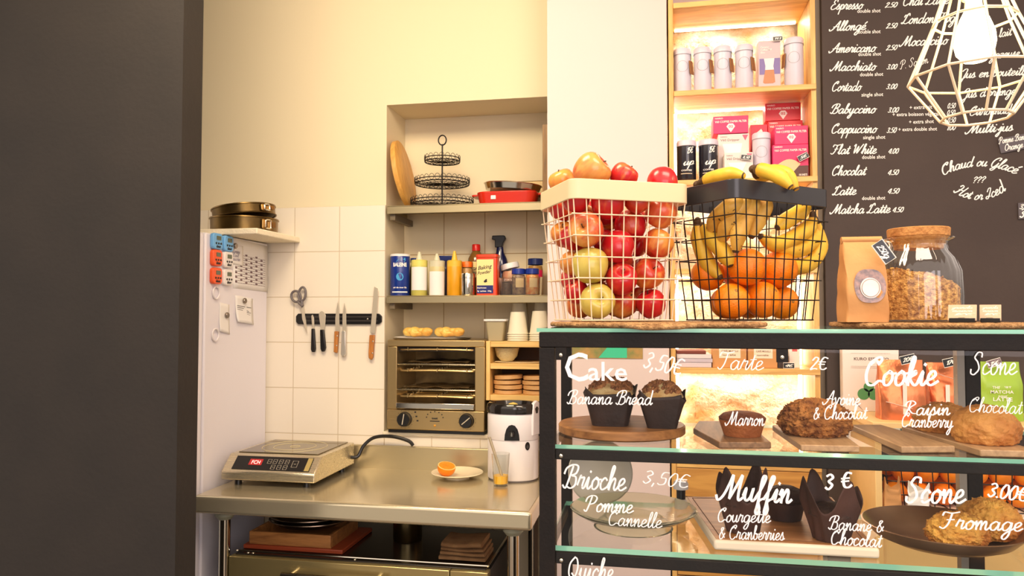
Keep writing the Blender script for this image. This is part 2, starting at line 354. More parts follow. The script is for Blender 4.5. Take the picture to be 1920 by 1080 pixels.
def script(s, w=.11, slant=.35, nib=.4, k=5, ends=.5):
    """Vertices, faces and width of a line of pen lettering with x-height 1, baseline at y = 0."""
    vs, fs, x = [], [], 0
    for c in s:
        adv, st = glyph(c)
        for line in st:
            pts = smooth_path([(x+p[0]+p[1]*slant, p[1], 0) for p in line], k) if len(line) > 2 else [Vector((x+p[0]+p[1]*slant, p[1], 0)) for p in line]
            n = len(pts); b = len(vs)
            for i, p in enumerate(pts):
                t = (pts[min(n-1, i+1)]-pts[max(0, i-1)])
                t = t.normalized() if t.length > 1e-9 else Vector((1, 0, 0))
                ww = w*((1-nib)+nib*abs(t.y))
                q = Vector((-t.y, t.x, 0))*ww
                e = t*w*ends*(-1 if i == 0 else 1 if i == n-1 else 0)
                lift = Vector((0, 0, .005*(len(vs)//2 % 14)))
                vs += [p+q+e+lift, p-q+e+lift]
            for i in range(n-1): fs.append((b+2*i, b+2*i+1, b+2*i+3, b+2*i+2))
        x += adv
    return vs, fs, x
def printed(s, bold=0, shear=0, spacing=1.0):
    """The same for printed lettering, from the program's own typeface, cap height about 1."""
    cu = bpy.data.curves.new('lettering', 'FONT'); cu.body = s; cu.size = 1.4; cu.offset = bold; cu.shear = shear; cu.space_character = spacing; cu.resolution_u = 2
    o = bpy.data.objects.new('lettering', cu); me = bpy.data.meshes.new_from_object(o)
    vs = [v.co.copy() for v in me.vertices]; fs = [list(p.vertices) for p in me.polygons]
    bpy.data.objects.remove(o); bpy.data.curves.remove(cu); bpy.data.meshes.remove(me)
    return vs, fs, max([v.x for v in vs] or [1])
def ink(mb, vf, origin, ux, uy, width=None, h=1.0, arc=0, center=False):
    """Lay lettering on a surface: origin = left end of the baseline, ux/uy unit vectors, h = x-height, width = wanted length."""
    vs, fs, L = vf
    sx = (width/L) if width else h
    ux = Vector(ux); uy = Vector(uy); o = Vector(origin); un = ux.cross(uy).normalized()
    out = []
    for v in vs:
        x, y = v.x*sx, v.y*h
        if center: x -= L*sx/2
        if arc:
            W = L*sx/2; t = x/W-(0 if center else 1)
            y -= arc*t*t; ang = -2*arc*t/W
            x -= ang*(v.y*h)
        out.append(o+ux*x+uy*y+un*(v.z*h))
    mb.add(out, fs)
    return mb
def rel(mb, root):
    l = Vector(root.location); mb.v = [v-l for v in mb.v]; return mb
def part(mb, name, m, root, **k):
    """Link a mesh written in world coordinates as a part of an unrotated thing."""
    return rel(mb, root).obj(name, m, root, **k)
def sub(mb, name, m, parent, root, **k):
    return rel(mb, root).obj(name, m, parent, **k)
def slab(mb, pts, Y, th, front=True):
    """Plate with an outline in the upright plane Y, its thickness towards the room."""
    q = [P(x, y, Y) for x, y in pts]; k = len(q)
    vs = [p for p in q]+[p+Vector((0, -th, 0)) for p in q]
    return mb.add(vs, [list(range(k)), list(range(k, 2*k))[::-1]]+[(i, k+i, k+(i+1) % k, (i+1) % k) for i in range(k)])

# ================================================================ the room
PAINT = mat('cream_wall_paint', S(230, 216, 182), .75, bump=.04, bscale=14)
PAINTP = mat('white_pillar_paint', S(222, 202, 198), .75, bump=.05, bscale=10)
DARKW = mat('dark_brown_wall_paint', S(39, 33, 29), .75, bump=.1, bscale=50, col2=S(34, 29, 26), vscale=5)
FLOORM = mat('floor_concrete', S(120, 108, 96), .6, bump=.1, bscale=20)
CEILM = mat('ceiling_paint', S(244, 236, 222), .8)
def tile_mat(name, tile, grout, w, h, ox, oz):
    m = bpy.data.materials.new(name); m.use_nodes = True; nt = m.node_tree; b = nt.nodes['Principled BSDF']
    N = lambda t: nt.nodes.new(t); L = nt.links.new
    tc = N('ShaderNodeTexCoord'); sp = N('ShaderNodeSeparateXYZ'); cb = N('ShaderNodeCombineXYZ'); L(tc.outputs['Object'], sp.inputs[0])
    a1 = N('ShaderNodeMath'); a1.inputs[1].default_value = -ox; a2 = N('ShaderNodeMath'); a2.inputs[1].default_value = -oz
    L(sp.outputs[0], a1.inputs[0]); L(sp.outputs[2], a2.inputs[0]); L(a1.outputs[0], cb.inputs[0]); L(a2.outputs[0], cb.inputs[1])
    br = N('ShaderNodeTexBrick'); br.offset = 0; br.squash = 1; L(cb.outputs[0], br.inputs['Vector'])
    br.inputs['Scale'].default_value = 1; br.inputs['Brick Width'].default_value = w; br.inputs['Row Height'].default_value = h
    br.inputs['Mortar Size'].default_value = .0022; br.inputs['Mortar Smooth'].default_value = .3
    br.inputs['Color1'].default_value = tile; br.inputs['Color2'].default_value = tile; br.inputs['Mortar'].default_value = grout
    L(br.outputs[0], b.inputs['Base Color'])
    mr = N('ShaderNodeMapRange'); L(br.outputs['Fac'], mr.inputs[0]); mr.inputs[3].default_value = .28; mr.inputs[4].default_value = .8; L(mr.outputs[0], b.inputs['Roughness'])
    iv = N('ShaderNodeMath'); iv.operation = 'SUBTRACT'; iv.inputs[0].default_value = 1; L(br.outputs['Fac'], iv.inputs[1])
    bp = N('ShaderNodeBump'); bp.inputs['Strength'].default_value = .5; bp.inputs['Distance'].default_value = .002
    L(iv.outputs[0], bp.inputs['Height']); L(bp.outputs[0], b.inputs['Normal'])
    return m
TILE = tile_mat('cream_wall_tile', S(236, 226, 208), S(206, 190, 162), .213, .201, -1.354, 2.05)
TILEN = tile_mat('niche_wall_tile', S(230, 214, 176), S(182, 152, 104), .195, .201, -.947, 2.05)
NX0, NX1, NZ0, NZ1, YW, YN = -1.141, -.36, 1.065, 2.492, 3.1, 3.35
struct(MB().bb((-3.2, .0, -.05), (2.4, 3.5, 0)).obj('floor', FLOORM))
struct(MB().bb((-3.2, .2, 3.3), (2.4, 3.5, 3.35)).obj('ceiling', CEILM))
m = MB().bb((-3.2, YW, 0), (NX0, 3.45, 3.3)).bb((NX0, YW, NZ1), (NX1, 3.45, 3.3)).bb((NX0, YW, 0), (NX1, 3.45, NZ0)).bb((NX0, YN, NZ0), (NX1, 3.45, NZ1)).bb((NX1, YW, 0), (.06, 3.45, 3.3))
struct(m.obj('wall_back', PAINT, smooth=False))
struct(MB().bb((-2.4, 3.092, .885), (NX0, 3.1, 2.05)).bb((NX0, 3.092, .885), (-.395, 3.1, 1.05)).obj('wall_back_tiles', TILE, smooth=False, bevel=.002))
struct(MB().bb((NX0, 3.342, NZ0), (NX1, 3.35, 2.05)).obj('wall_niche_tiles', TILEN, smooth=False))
struct(MB().bb((NX0-.005, 3.086, 1.05), (-.396, 3.3, 1.066)).obj('trim_1', mat('ledge_paint', S(240, 228, 200), .5), bevel=.003))
struct(MB().bb((-.394, 2.85, 0), (.062, 3.45, 3.3)).obj('wall_center', PAINTP, smooth=False))
struct(MB().bb((-3.2, 2.0, 0), (-1.381, 2.1, 3.3)).obj('wall_left', DARKW, smooth=False))

# ================================================================ fridge and what is on it
FRIDGEM = mat('white_fridge_enamel', S(232, 228, 236), .35, bump=.04, bscale=200)
fr = thing('fridge', 'tall white fridge with timers and papers stuck on its side', 'fridge', (-1.98, 2.84, 0))
part(MB().bb((-2.27, 2.607, .06), (-1.69, 3.08, 1.888)), 'body', FRIDGEM, fr, bevel=.006)
d_ = part(MB().bb((-2.27, 2.555, .12), (-1.692, 2.6, 1.886)), 'door', FRIDGEM, fr, bevel=.008)
for x, y in ((-2.22, 2.64), (-1.74, 2.64), (-2.22, 3.04), (-1.74, 3.04)):
    part(MB().cyl((x, y, 0), (x, y, .06), .02, n=12), 'foot', BLACKP, fr)
sub(MB().tube(smooth_path([(-1.74, 2.556, 1.1), (-1.74, 2.53, 1.12), (-1.74, 2.53, 1.38), (-1.74, 2.556, 1.4)]), .008), 'handle', WHITEP, d_, fr)
FX = -1.69
def kitchen_timer(Y, Z, col, label, tilt=0):
    t = thing('kitchen_timer', label, 'timer', (FX+.0005, Y, Z), group='timers on the fridge side', rot=(tilt, 0, 0))
    Mx = Matrix(((0, 0, 1, 0), (1, 0, 0, 0), (0, 1, 0, 0), (0, 0, 0, 1)))
    c = plain(*col, rough=.35)
    MB().prism(rrect(.064, .064, .014), 0, .017, Mx).obj('case', c, t, bevel=.004)
    MB().prism(rrect(.03, .016, .002), .0168, .0185, Mx @ Matrix.Translation((.003, .013, 0))).obj('screen', plain(92, 100, 80, .2), t)
    for k in (-1, 0, 1):
        MB().lathe([(.0042, .0168), (.0042, .0192)], 12, M=Mx @ Matrix.Translation((k*.016+.002, -.008, 0)), cap1=True).obj('button', BLACKP, t)
    mb = MB(); ink(mb, script('timer', .16), (.0175, -.014, -.025), (0, 1, 0), (0, 0, 1), .03, .007); mb.obj('lettering', INKD, t)
    return t
BL, ORG, WH = (112, 178, 232), (244, 92, 36), (238, 232, 228)
for Y, Z, c, l in ((2.664, 1.858, BL, 'light blue kitchen timer at the top, beside the dark wall'), (2.742, 1.856, BL, 'light blue kitchen timer above the upper white timer'),
                   (2.664, 1.793, ORG, 'orange kitchen timer right under a light blue one'), (2.742, 1.791, WH, 'white kitchen timer under a light blue one'),
                   (2.664, 1.722, ORG, 'lower orange kitchen timer, bottom row beside the dark wall'), (2.742, 1.720, WH, 'lower white kitchen timer in the bottom row')):
    kitchen_timer(Y, Z, c, l)
def sheet(name, label, cat, corners, off, m=PAPER, curl=0, group=None):
    """A sheet of paper hung on the fridge side; corners in frame pixels, its surface a little off the door."""
    a, b, c, d = [PX(x, y, FX+off) for x, y in corners]
    def fn(u, v):
        p = a.lerp(b, u).lerp(d.lerp(c, u), v); p.x += curl*(v**3)*(1-u*.6); return p
    mb = MB().grid(fn, 7, 9); o = mb.obj(name, m)
    s_ = o.modifiers.new('thickness', 'SOLIDIFY'); s_.thickness = .0006; s_.offset = 0
    return tag(o, label, cat, group)
cal = sheet('wall_calendar', 'printed paper calendar with a checked grid on the fridge side', 'calendar', ((437, 446), (502, 462), (502, 548), (437, 540)), .0008)
mb = MB(); dark = MB()
for r_ in range(13):
    for c_ in range(12):
        u0, u1 = .06+c_*.073, .06+(c_+.86)*.073; v0, v1 = .28+r_*.047, .28+(r_+.8)*.047
        def gp(u, v): return PX(437+65*u, 446+16*u+(94-8*u*0+(-8+0)*u)*v+0, FX+.0022)
        bar = [gp(u0, v0), gp(u1, v0), gp(u1, v1), gp(u0, v1)]
        if (c_+r_*2) % 4 == 0: mb.add(bar, [(0, 1, 2, 3)])
        else: mb.add([gp(u0, v1-.006), gp(u1, v1-.006), gp(u1, v1+.002), gp(u0, v1+.002)], [(0, 1, 2, 3)])
mb.obj('lettering', plain(120, 96, 98, .8), cal)
def magnet(px, py, label):
    p = PX(px, py, FX+.004)
    mb = MB().lathe([(0, 0), (.011, 0), (.0118, .002), (.0118, .006), (.010, .0085), (0, .0085)], 20, M=Matrix.Translation(p) @ Matrix.Rotation(pi/2, 4, 'Y'))
    return tag(mb.obj('magnet', mat('magnet_steel', S(150, 138, 128), .3, .9)), label, 'magnet', 'magnets on the fridge side')
n1 = sheet('paper_note', 'white handwritten note overlapping the calendar grid', 'note', ((434, 456), (456, 462), (456, 499), (434, 494)), .003)
mb = MB()
for i, t in enumerate(('farine', 'lait ', 'sucre')):
    ink(mb, script(t, .09), PX(436, 474+i*7, FX+.0042), (0, 1, 0), (0, 0, 1), .055, .009)
mb.obj('lettering', plain(140, 130, 150, .8), n1)
n2 = sheet('paper_note', 'printed recipe note with a curled lower corner under the middle magnet', 'note', ((441, 553), (474, 560), (474, 609), (441, 603)), .0012, curl=.012)
mb = MB()
for i in range(9):
    for j, (u0, u1) in enumerate(((.12, .55), (.66, .9))):
        if (i*3+j) % 5 == 4: continue
        y = 572+i*3.3
        a = PX(441+33*u0, y+6*u0, FX+.0030); b = PX(441+33*(u1-.06*(i % 3)), y+6*u1, FX+.0030)
        mb.tube([a, b], .0010, 4)
mb.obj('lettering', plain(60, 54, 54, .8), n2)
n3 = sheet('paper_note', 'blank white note slip under the lowest magnet', 'note', ((412, 567), (430, 571), (430, 627), (410, 621)), .0012, curl=.006)
magnet(440, 461, 'round steel magnet holding the handwritten note'); magnet(457.6, 564, 'round steel magnet holding the printed recipe note'); magnet(424.5, 591, 'round steel magnet holding the blank note slip')
for (px, py, l) in ((405.5, 549, 'clear oval adhesive hook below the lower orange timer'), (404, 628, 'clear oval adhesive hook beside the blank note slip')):
    p = PX(px, py, FX+.0055); pts = [p+Vector((0, .022*cos(a), .024*sin(a))) for a in [i*2*pi/20 for i in range(20)]]
    tag(MB().tube(pts, .0035, 6, closed=True).obj('adhesive_hook', plain(228, 222, 224, .3)), l, 'hook', 'clear hooks on the fridge')
fb = MB().box((-1.87, 2.905, 1.903), (.66, .37, .024)).obj('foam_board', mat('white_foam_board', S(240, 228, 200), .7, bump=.3, bscale=120), bevel=.004)
tag(fb, 'white foam board lying on top of the fridge', 'board')
PANM = mat('tarnished_pan_steel', S(150, 118, 62), .33, .9, col2=S(96, 76, 44), vscale=6, bump=.03)
def springform(label, loc, rot, r, h, ca):
    t = thing('springform_pan', label, 'cake pan', loc, group='springform pans on the fridge', rot=rot)
    MB().lathe([(r-.004, .004), (r-.002, h-.002), (r+.003, h+.002), (r+.004, h-.003), (r, h-.004), (r-.001, .006), (r+.004, .003), (r+.003, 0), (r-.003, 0)], 56, closed=True).obj('ring', PANM, t)
    MB().lathe([(0, .003), (r-.003, .003), (r-.003, .006), (0, .006)], 56).obj('base', PANM, t)
    Mc = Matrix.Rotation(ca, 4, 'Z') @ Matrix.Translation((r+.006, 0, h*.5)) @ Matrix.Rotation(pi/2, 4, 'Y')
    c = MB().prism(rrect(h*.7, .05, .006), -.004, .003, Mc).obj('clasp', mat('clasp_plate', S(190, 150, 90), .3, .9), t, bevel=.002)
    fr_ = smooth_path([Mc @ Vector((x, y, .008)) for x, y in rrect(h*.62, .026, .006, 3)], 1, True)
    MB().tube(fr_, .0035, 6, closed=True).obj('latch', CHROME, c)
    MB().prism(rrect(h*.4, .016, .003), .003, .009, Mc @ Matrix.Translation((0, .03, 0))).obj('lever', mat('lever_metal', S(170, 130, 80), .35, .9), c)
    return t
springform('tarnished round springform pan, bottom of the two on the fridge', (-1.70, 2.90, 1.9155), (0, 0, 0), .137, .058, R(-22))
springform('tarnished round springform pan tilted on top of the other', (-1.70, 2.90, 1.981), (0, R(-7), 0), .128, .04, R(-20))

# ================================================================ knife rack on the tiles
KY = 3.078
rk = thing('knife_rack', 'black magnetic knife rack screwed to the white tiles', 'knife rack', P(637, 598, 3.09))
mb = MB(); slab(mb, [(557, 593), (561, 588), (712, 588), (717, 593), (717, 603), (712, 608), (561, 608), (557, 603)], 3.0918, .012)
part(mb, 'mounting_bar', BLACKP, rk, bevel=.002)
for y in (594, 601.5):
    mb = MB(); slab(mb, [(565, y-1.6), (708, y-1.6), (708, y+1.6), (565, y+1.6)], 3.0798, .0015); part(mb, 'magnet_strip', plain(52, 48, 46, .35), rk)
for x in (689,):
    part(MB().ball(P(x, 598, 3.079), (.004, .002, .004), 10, 6), 'screw', CHROME, rk)
BLADE = mat('blade_steel', S(214, 204, 184), .32, .45, bump=.02)
KW = wood('knife_handle_wood', S(196, 128, 60), S(140, 82, 32), 'Z', 12)
CLR = mat('steel_handle', S(206, 200, 190), .25, .5)
def knife(name, label, cat, blade, handle, hm, rivets=(), hth=.014):
    ys = [p[1] for p in handle]; xs = [p[0] for p in handle]
    t = thing(name, label, cat, P(sum(xs)/len(xs), max(ys), 3.078), group='tools on the knife rack')
    mb = MB(); slab(mb, blade, 3.0775, .0022); part(mb, 'blade', BLADE, t, bevel=.0006)
    mb = MB(); slab(mb, handle, 3.0835, hth); h = part(mb, 'handle', hm, t, bevel=.003)
    for x, y in rivets: sub(MB().ball(P(x, y, 3.0835-hth), (.0035, .0015, .0035), 10, 6), 'rivet', CHROME, h, t)
knife('peeler', 'thin peeler with a black handle, next to the scissors', 'peeler', [(584, 592), (586.5, 590), (589, 596), (590, 616), (587, 618), (585, 606)], [(586, 616), (591, 616), (593.5, 654), (592, 660), (587, 660), (585, 655)], BLACKP)
knife('butter_spreader', 'rounded spreading knife with a thick black handle', 'spreader', [(598, 590), (600, 585), (604, 583), (608, 585), (611, 591), (610, 610), (608, 619), (602, 619)], [(602, 618), (609, 618), (612.5, 652), (610, 659), (605, 659), (603, 654)], BLACKP)
knife('paring_knife', 'pointed kitchen knife with a short wooden handle', 'knife', [(633.5, 564), (636, 576), (637, 622), (629, 622), (629, 596)], [(629, 621), (636.5, 621), (634, 662), (627.5, 660), (628, 650)], KW, ((632, 630), (631, 648)))
knife('paring_knife', 'all-steel pointed kitchen knife with a grey metal handle', 'knife', [(646, 567), (649, 580), (650, 621), (642, 621), (642.5, 590)], [(642.5, 620), (650, 620), (650.5, 664), (648, 668), (643, 668), (641, 664)], CLR)
knife('bread_knife', 'long bread knife with a wooden handle at the end of the rack', 'knife', [(702, 537), (709, 541), (709, 552), (703.5, 625), (694.5, 624), (700, 560)], [(694.5, 628), (704, 628), (701, 670), (698, 675), (693, 671), (692.5, 662)], KW, ((699, 640), (698, 662)))
sc = thing('scissors', 'grey-handled scissors hanging at the end of the knife rack', 'scissors', P(566, 600, 3.078), group='tools on the knife rack')
GREYH = plain(104, 96, 96, .4)
for (cx, cy, rx, ry, rot, tip) in ((555, 556, 8.5, 10.5, -.35, (568, 574)), (566.5, 551.5, 6.5, 13, .12, (566, 574))):
    pts = [P(cx+rx*cos(a)*cos(rot)-ry*sin(a)*sin(rot), cy+rx*cos(a)*sin(rot)+ry*sin(a)*cos(rot), 3.07) for a in [i*2*pi/20 for i in range(20)]]
    h = MB().tube(pts, .0055, 8, closed=True); h.tube([P(cx+(2 if cx < 560 else 0), cy+ry-2, 3.07), P(tip[0], tip[1], 3.07)], [.006, .008], 8)
    part(h, 'handle', GREYH, sc)
for pts in ([(563, 572), (568, 572), (574, 600), (576, 626), (571, 612)], [(565, 572), (570, 571), (574, 612), (573.5, 618), (567, 598)]):
    mb = MB(); slab(mb, pts, 3.0775 if pts[0][0] == 563 else 3.0745, .0024); part(mb, 'blade', BLADE, sc)

# ================================================================ steel counter, hob and what stands there
CZ = .91
ct = thing('steel_counter', 'stainless steel kitchen counter with a back upstand and round legs', 'counter', (-1.02, 2.78, 0))
CTOP = steel('counter_steel', S(214, 202, 172), .2, 'X', .07, .75)
CAPR = steel('counter_front_steel', S(196, 180, 138), .3, 'X', .1)
part(MB().bb((-1.652, 2.49, .845), (-.4, 3.085, CZ)), 'worktop', CTOP, ct, bevel=.012, seg=4)
part(MB().bb((-1.652, 3.068, CZ-.01), (-.4, 3.088, 1.008)), 'upstand', steel('upstand_steel', S(196, 182, 146), .34, 'X', .1), ct, bevel=.003)
for x, y in ((-1.565, 2.56), (-.475, 2.56), (-1.565, 3.0), (-.475, 3.0)):
    l_ = part(MB().cyl((x, y, .0), (x, y, .83), .0205, n=20), 'leg', CHROME, ct)
    sub(MB().lathe([(.036, .846), (.036, .826), (.024, .812), (.0206, .812)], 20, c=(x, y, 0)), 'leg_socket', plain(150, 150, 128, .5), l_, ct)
hob = thing('induction_hob', 'countertop induction hob with a black control strip and red display', 'hob', (-1.455, 2.86, CZ))
hx0, hx1, hy0, hy1 = -1.645, -1.258, 2.69, 3.045
SS = steel('hob_steel', S(216, 204, 176), .28, 'X', .1)
zt, zb = CZ+.112, CZ+.022
# profile from the side: lip, sloping panel, flat top
prof = [(hy0-.03, zb), (hy0-.03, zb+.032), (hy0+.035, zt), (hy1, zt), (hy1, zb)]
mb = MB(); k = len(prof)
mb.add([(hx0, y, z) for y, z in prof]+[(hx1, y, z) for y, z in prof], [list(range(k)), list(range(k, 2*k))[::-1]]+[(i, k+i, k+(i+1) % k, (i+1) % k) for i in range(k)])
part(mb, 'housing', SS, hob, bevel=.004)
gl_ = part(MB().bb((hx0+.025, hy0+.055, zt), (hx1-.025, hy1-.01, zt+.004)), 'glass_top', mat('black_hob_glass', S(120, 108, 84), .06, .75), hob, bevel=.001)
cx, cy = (hx0+hx1)/2, (hy0+hy1)/2+.02
for r_ in (.13, .085, .02):
    pts = [(cx+r_*cos(a), cy+r_*sin(a), zt+.0042) for a in [i*2*pi/48 for i in range(48)]]
    sub(MB().tube(pts, .0016, 4, closed=True), 'cooking_ring', plain(200, 188, 150, .5), gl_, hob)
pv = Vector((0, .065, zt-zb-.032)).normalized(); pn = Vector((0, -pv.z, pv.y))
def hp(u, v, off=.0): return Vector((hx0+(hx1-hx0)*u, hy0-.03, zb+.032))+pv*(.0872*v)+pn*off
def hquad(mb, u0, u1, v0, v1, o0, o1):
    c = [hp(u0, v0, o0), hp(u1, v0, o0), hp(u1, v1, o0), hp(u0, v1, o0)]; d = [hp(u0, v0, o1), hp(u1, v0, o1), hp(u1, v1, o1), hp(u0, v1, o1)]
    mb.add(c+d, [(3, 2, 1, 0), (4, 5, 6, 7), (0, 1, 5, 4), (1, 2, 6, 5), (2, 3, 7, 6), (3, 0, 4, 7)]); return mb
pan_ = part(hquad(MB(), .10, .93, .14, .86, -.001, .0025), 'control_panel', BLACKP, hob)
sub(hquad(MB(), .26, .40, .38, .7, .0025, .0035), 'display', mat('red_display_glass', S(120, 24, 24), .3, emit=S(190, 40, 36), es=.6), pan_, hob)
mb = MB(); ink(mb, printed('FCH', .02), hp(.285, .43, .0042), (1, 0, 0), pv, (hx1-hx0)*.095, .017); sub(mb, 'lettering', glow('red_digits', S(255, 90, 90), 2.2), pan_, hob)
for u, v in ((.475, .6), (.535, .6), (.60, .6), (.665, .6), (.535, .3), (.60, .3), (.665, .3), (.755, .5)):
    s_ = .026 if u < .7 else .04
    pts = [hp(u+a*s_*.72, v+b*s_*4.2, .003) for a, b in ((-1, -1), (1, -1), (1, 1), (-1, 1))]
    mb = MB().tube(pts, .0009, 4, closed=True); mb.tube([hp(u-s_*.3, v, .003), hp(u+s_*.3, v, .003)], .0009, 4)
    sub(mb, 'touch_key', plain(190, 180, 160, .5), pan_, hob)
sub(hquad(MB(), .875, .925, .16, .84, .0025, .003), 'gold_label', plain(170, 150, 92, .4), pan_, hob)
for x, y in ((hx0+.05, hy0+.01), (hx1-.05, hy0+.01), (hx0+.05, hy1-.04), (hx1-.03, hy1-.06)):
    part(MB().cyl((x, y, CZ), (x, y, zb+.001), .014, .012, n=14), 'foot', BLACKP, hob)
part(MB().tube(smooth_path([(hx1-.02, 3.0, CZ+.06), (hx1+.02, 3.03, CZ+.055), (-1.215, 3.045, CZ+.10), (-1.17, 3.055, CZ+.135), (-1.09, 3.05, CZ+.142), (-1.02, 3.055, CZ+.125), (-1.0, 3.06, CZ+.105)], 6), .0075, 8), 'power_cord', BLACKP, hob)

pc = PZ(861, 892, CZ)
CREAM = mat('cream_ceramic', S(236, 222, 190), .25, bump=.02, coat=.3)
pl_ = thing('plate', 'small cream plate at the back of the steel counter', 'plate', (pc.x, 2.962, CZ))
MB().lathe([(0, .004), (.05, .004), (.075, .012), (.104, .020), (.106, .022), (.104, .024), (.075, .016), (.05, .008), (0, .008)], 48).obj('dish', CREAM, pl_)
MB().lathe([(.045, .0), (.05, 0), (.05, .005), (.045, .005)], 40, closed=True).obj('foot_ring', CREAM, pl_)
ORANGEM = mat('orange_peel', S(255, 150, 16), .38, bump=.2, bscale=320, col2=S(246, 128, 10), vscale=7, rnd=.5)
oh = thing('orange_half', 'halved orange lying cut side up on the small plate', 'orange', (pc.x-.045, 2.945, CZ+.0098))
Mo = Matrix.Rotation(R(14), 4, 'X') @ Matrix.Rotation(R(12), 4, 'Y')
prof = [(.037*sin(t), .037-.037*cos(t)) for t in [i*pi/2/10*1.12 for i in range(11)]]
MB().lathe(prof, 36, M=Mo).obj('peel', ORANGEM, oh)
zc = prof[-1][1]; rc = prof[-1][0]
MB().lathe([(rc, zc), (rc-.004, zc+.0006)], 36, M=Mo).obj('pith', plain(250, 214, 140, .6), oh)
mb = MB()
for i in range(10):
    a0 = i*2*pi/10+.05; a1 = (i+1)*2*pi/10-.05; q = []
    for (r_, a) in ((.004, (a0+a1)/2), (rc-.007, a0), (rc-.0045, (a0*2+a1)/3), (rc-.0045, (a0+2*a1)/3), (rc-.007, a1)): q.append((r_*cos(a), r_*sin(a), zc+.0012))
    mb.add(q, [(0, 1, 2, 3, 4)], Mo)
mb.lathe([(0, zc+.0004), (rc-.004, zc+.0006)], 36, M=Mo)
mb.obj('flesh', mat('orange_flesh', S(255, 158, 22), .3, bump=.2, bscale=200, col2=S(250, 140, 10), vscale=80), oh)

gp_ = PZ(936, 914, CZ)
gs = thing('juice_glass', 'small glass holding a little orange juice and a metal straw', 'glass', (gp_.x, gp_.y+.03, CZ))
MB().lathe([(0, .0), (.0275, 0), (.0285, .003), (.036, .125), (.0345, .125), (.027, .012), (0, .010)], 40, ribs=10, ribd=.012).obj('tumbler', TUMB, gs)
MB().lathe([(0, .0105), (.0265, .0105), (.0285, .04), (0, .04)], 40).obj('juice', mat('orange_juice', S(250, 190, 10), .3, emit=None), gs)
gloc = Vector(gs.location)
st = MB().tube([Vector((.012, .0, .016)), Vector((-.045, .0, .185))], .0055, 10).obj('metal_straw', mat('straw_steel', S(206, 190, 160), .25, .6))
st.location = gloc; tag(st, 'thick metal straw leaning out of the juice glass', 'straw')

jp = PZ(957, 903, CZ)
ju = thing('citrus_juicer', 'white electric juicer with a black rim standing on the counter', 'juicer', (jp.x, 2.985, CZ)); ju.scale = (1, 1, .77)
JW = mat('white_appliance_plastic', S(240, 236, 240), .25)
sx, sy = 1.0, .8
MB().lathe([(0, .006), (.098, .006), (.103, .012), (.103, .21), (.102, .211)], 56, sx=sx, sy=sy).obj('motor_housing', JW, ju)
MB().lathe([(.09, 0), (.1, 0), (.1, .007), (.09, .007)], 40, sx=sx, sy=sy, closed=True).obj('base_ring', plain(90, 84, 84, .5), ju)
MB().lathe([(.1025, .2115), (.104, .214), (.104, .335), (.101, .345), (.09, .346)], 56, sx=sx, sy=sy).obj('collector', JW, ju)
MB().lathe([(.1035, .209), (.1035, .2135)], 56, sx=sx, sy=sy).obj('seam', plain(196, 190, 194, .5), ju)
MB().lathe([(.1, .344), (.106, .347), (.107, .372), (.104, .392), (.098, .398), (.09, .396), (.082, .372), (.06, .36), (0, .358)], 56, sx=sx, sy=sy).obj('black_rim', mat('smoked_black_plastic', S(34, 30, 28), .12, coat=.5), ju)
MB().lathe([(.03, .358), (.028, .372), (.014, .392), (.0, .398)], 24, ribs=8, ribd=.12).obj('reamer', plain(226, 200, 110, .4), ju)
mb = MB()
mb.prism([(-.03, .0), (.03, 0), (.03, .13), (.024, .165), (.0, .178), (-.024, .165), (-.03, .13)], -.006, .008, Matrix.Translation((.094, -.02, .235)) @ Matrix.Rotation(R(70), 4, 'Z') @ Matrix.Rotation(pi/2, 4, 'X'))
mb.obj('locking_arm', JW, ju, bevel=.004)
# dark spout recess with its spout, and the oval switch
def on_front(ang, z, off): return Vector(((.1035+off)*cos(ang), (.1035+off)*sin(ang)*sy, z))
def front_patch(mb, ang, z0, pts, off):
    vs = [on_front(ang+x/.1035, z0+y, off) for x, y in pts]; c = on_front(ang, z0+sum(p[1] for p in pts)/len(pts), off)
    k = len(vs); mb.add(vs+[c], [(i, (i+1) % k, k) for i in range(k)]); return mb
arch = [(-.03, 0), (-.028, .03), (-.022, .058), (-.012, .076), (0, .081), (.012, .076), (.022, .058), (.028, .03), (.03, 0), (0, 0)]
fa = atan2(-3.0, .25)+.02
front_patch(MB(), fa, .214, arch, .0022).obj('spout_recess', BLACKP, ju)
mb = MB().tube([on_front(fa, .255, -.004), on_front(fa, .25, .012), on_front(fa, .236, .02)], [.013, .012, .010], 12); mb.obj('spout', BLACKP, ju)
oval = [(.011*cos(a), .021*sin(a)) for a in [i*2*pi/24 for i in range(24)]]
sw = front_patch(MB(), fa+.62, .185, oval, .0022).obj('switch', BLACKP, ju)
front_patch(MB(), fa+.62, .185, [(x*.5, y*.45-.003) for x, y in oval], .0032).obj('switch_rocker', plain(70, 66, 66, .3), sw)

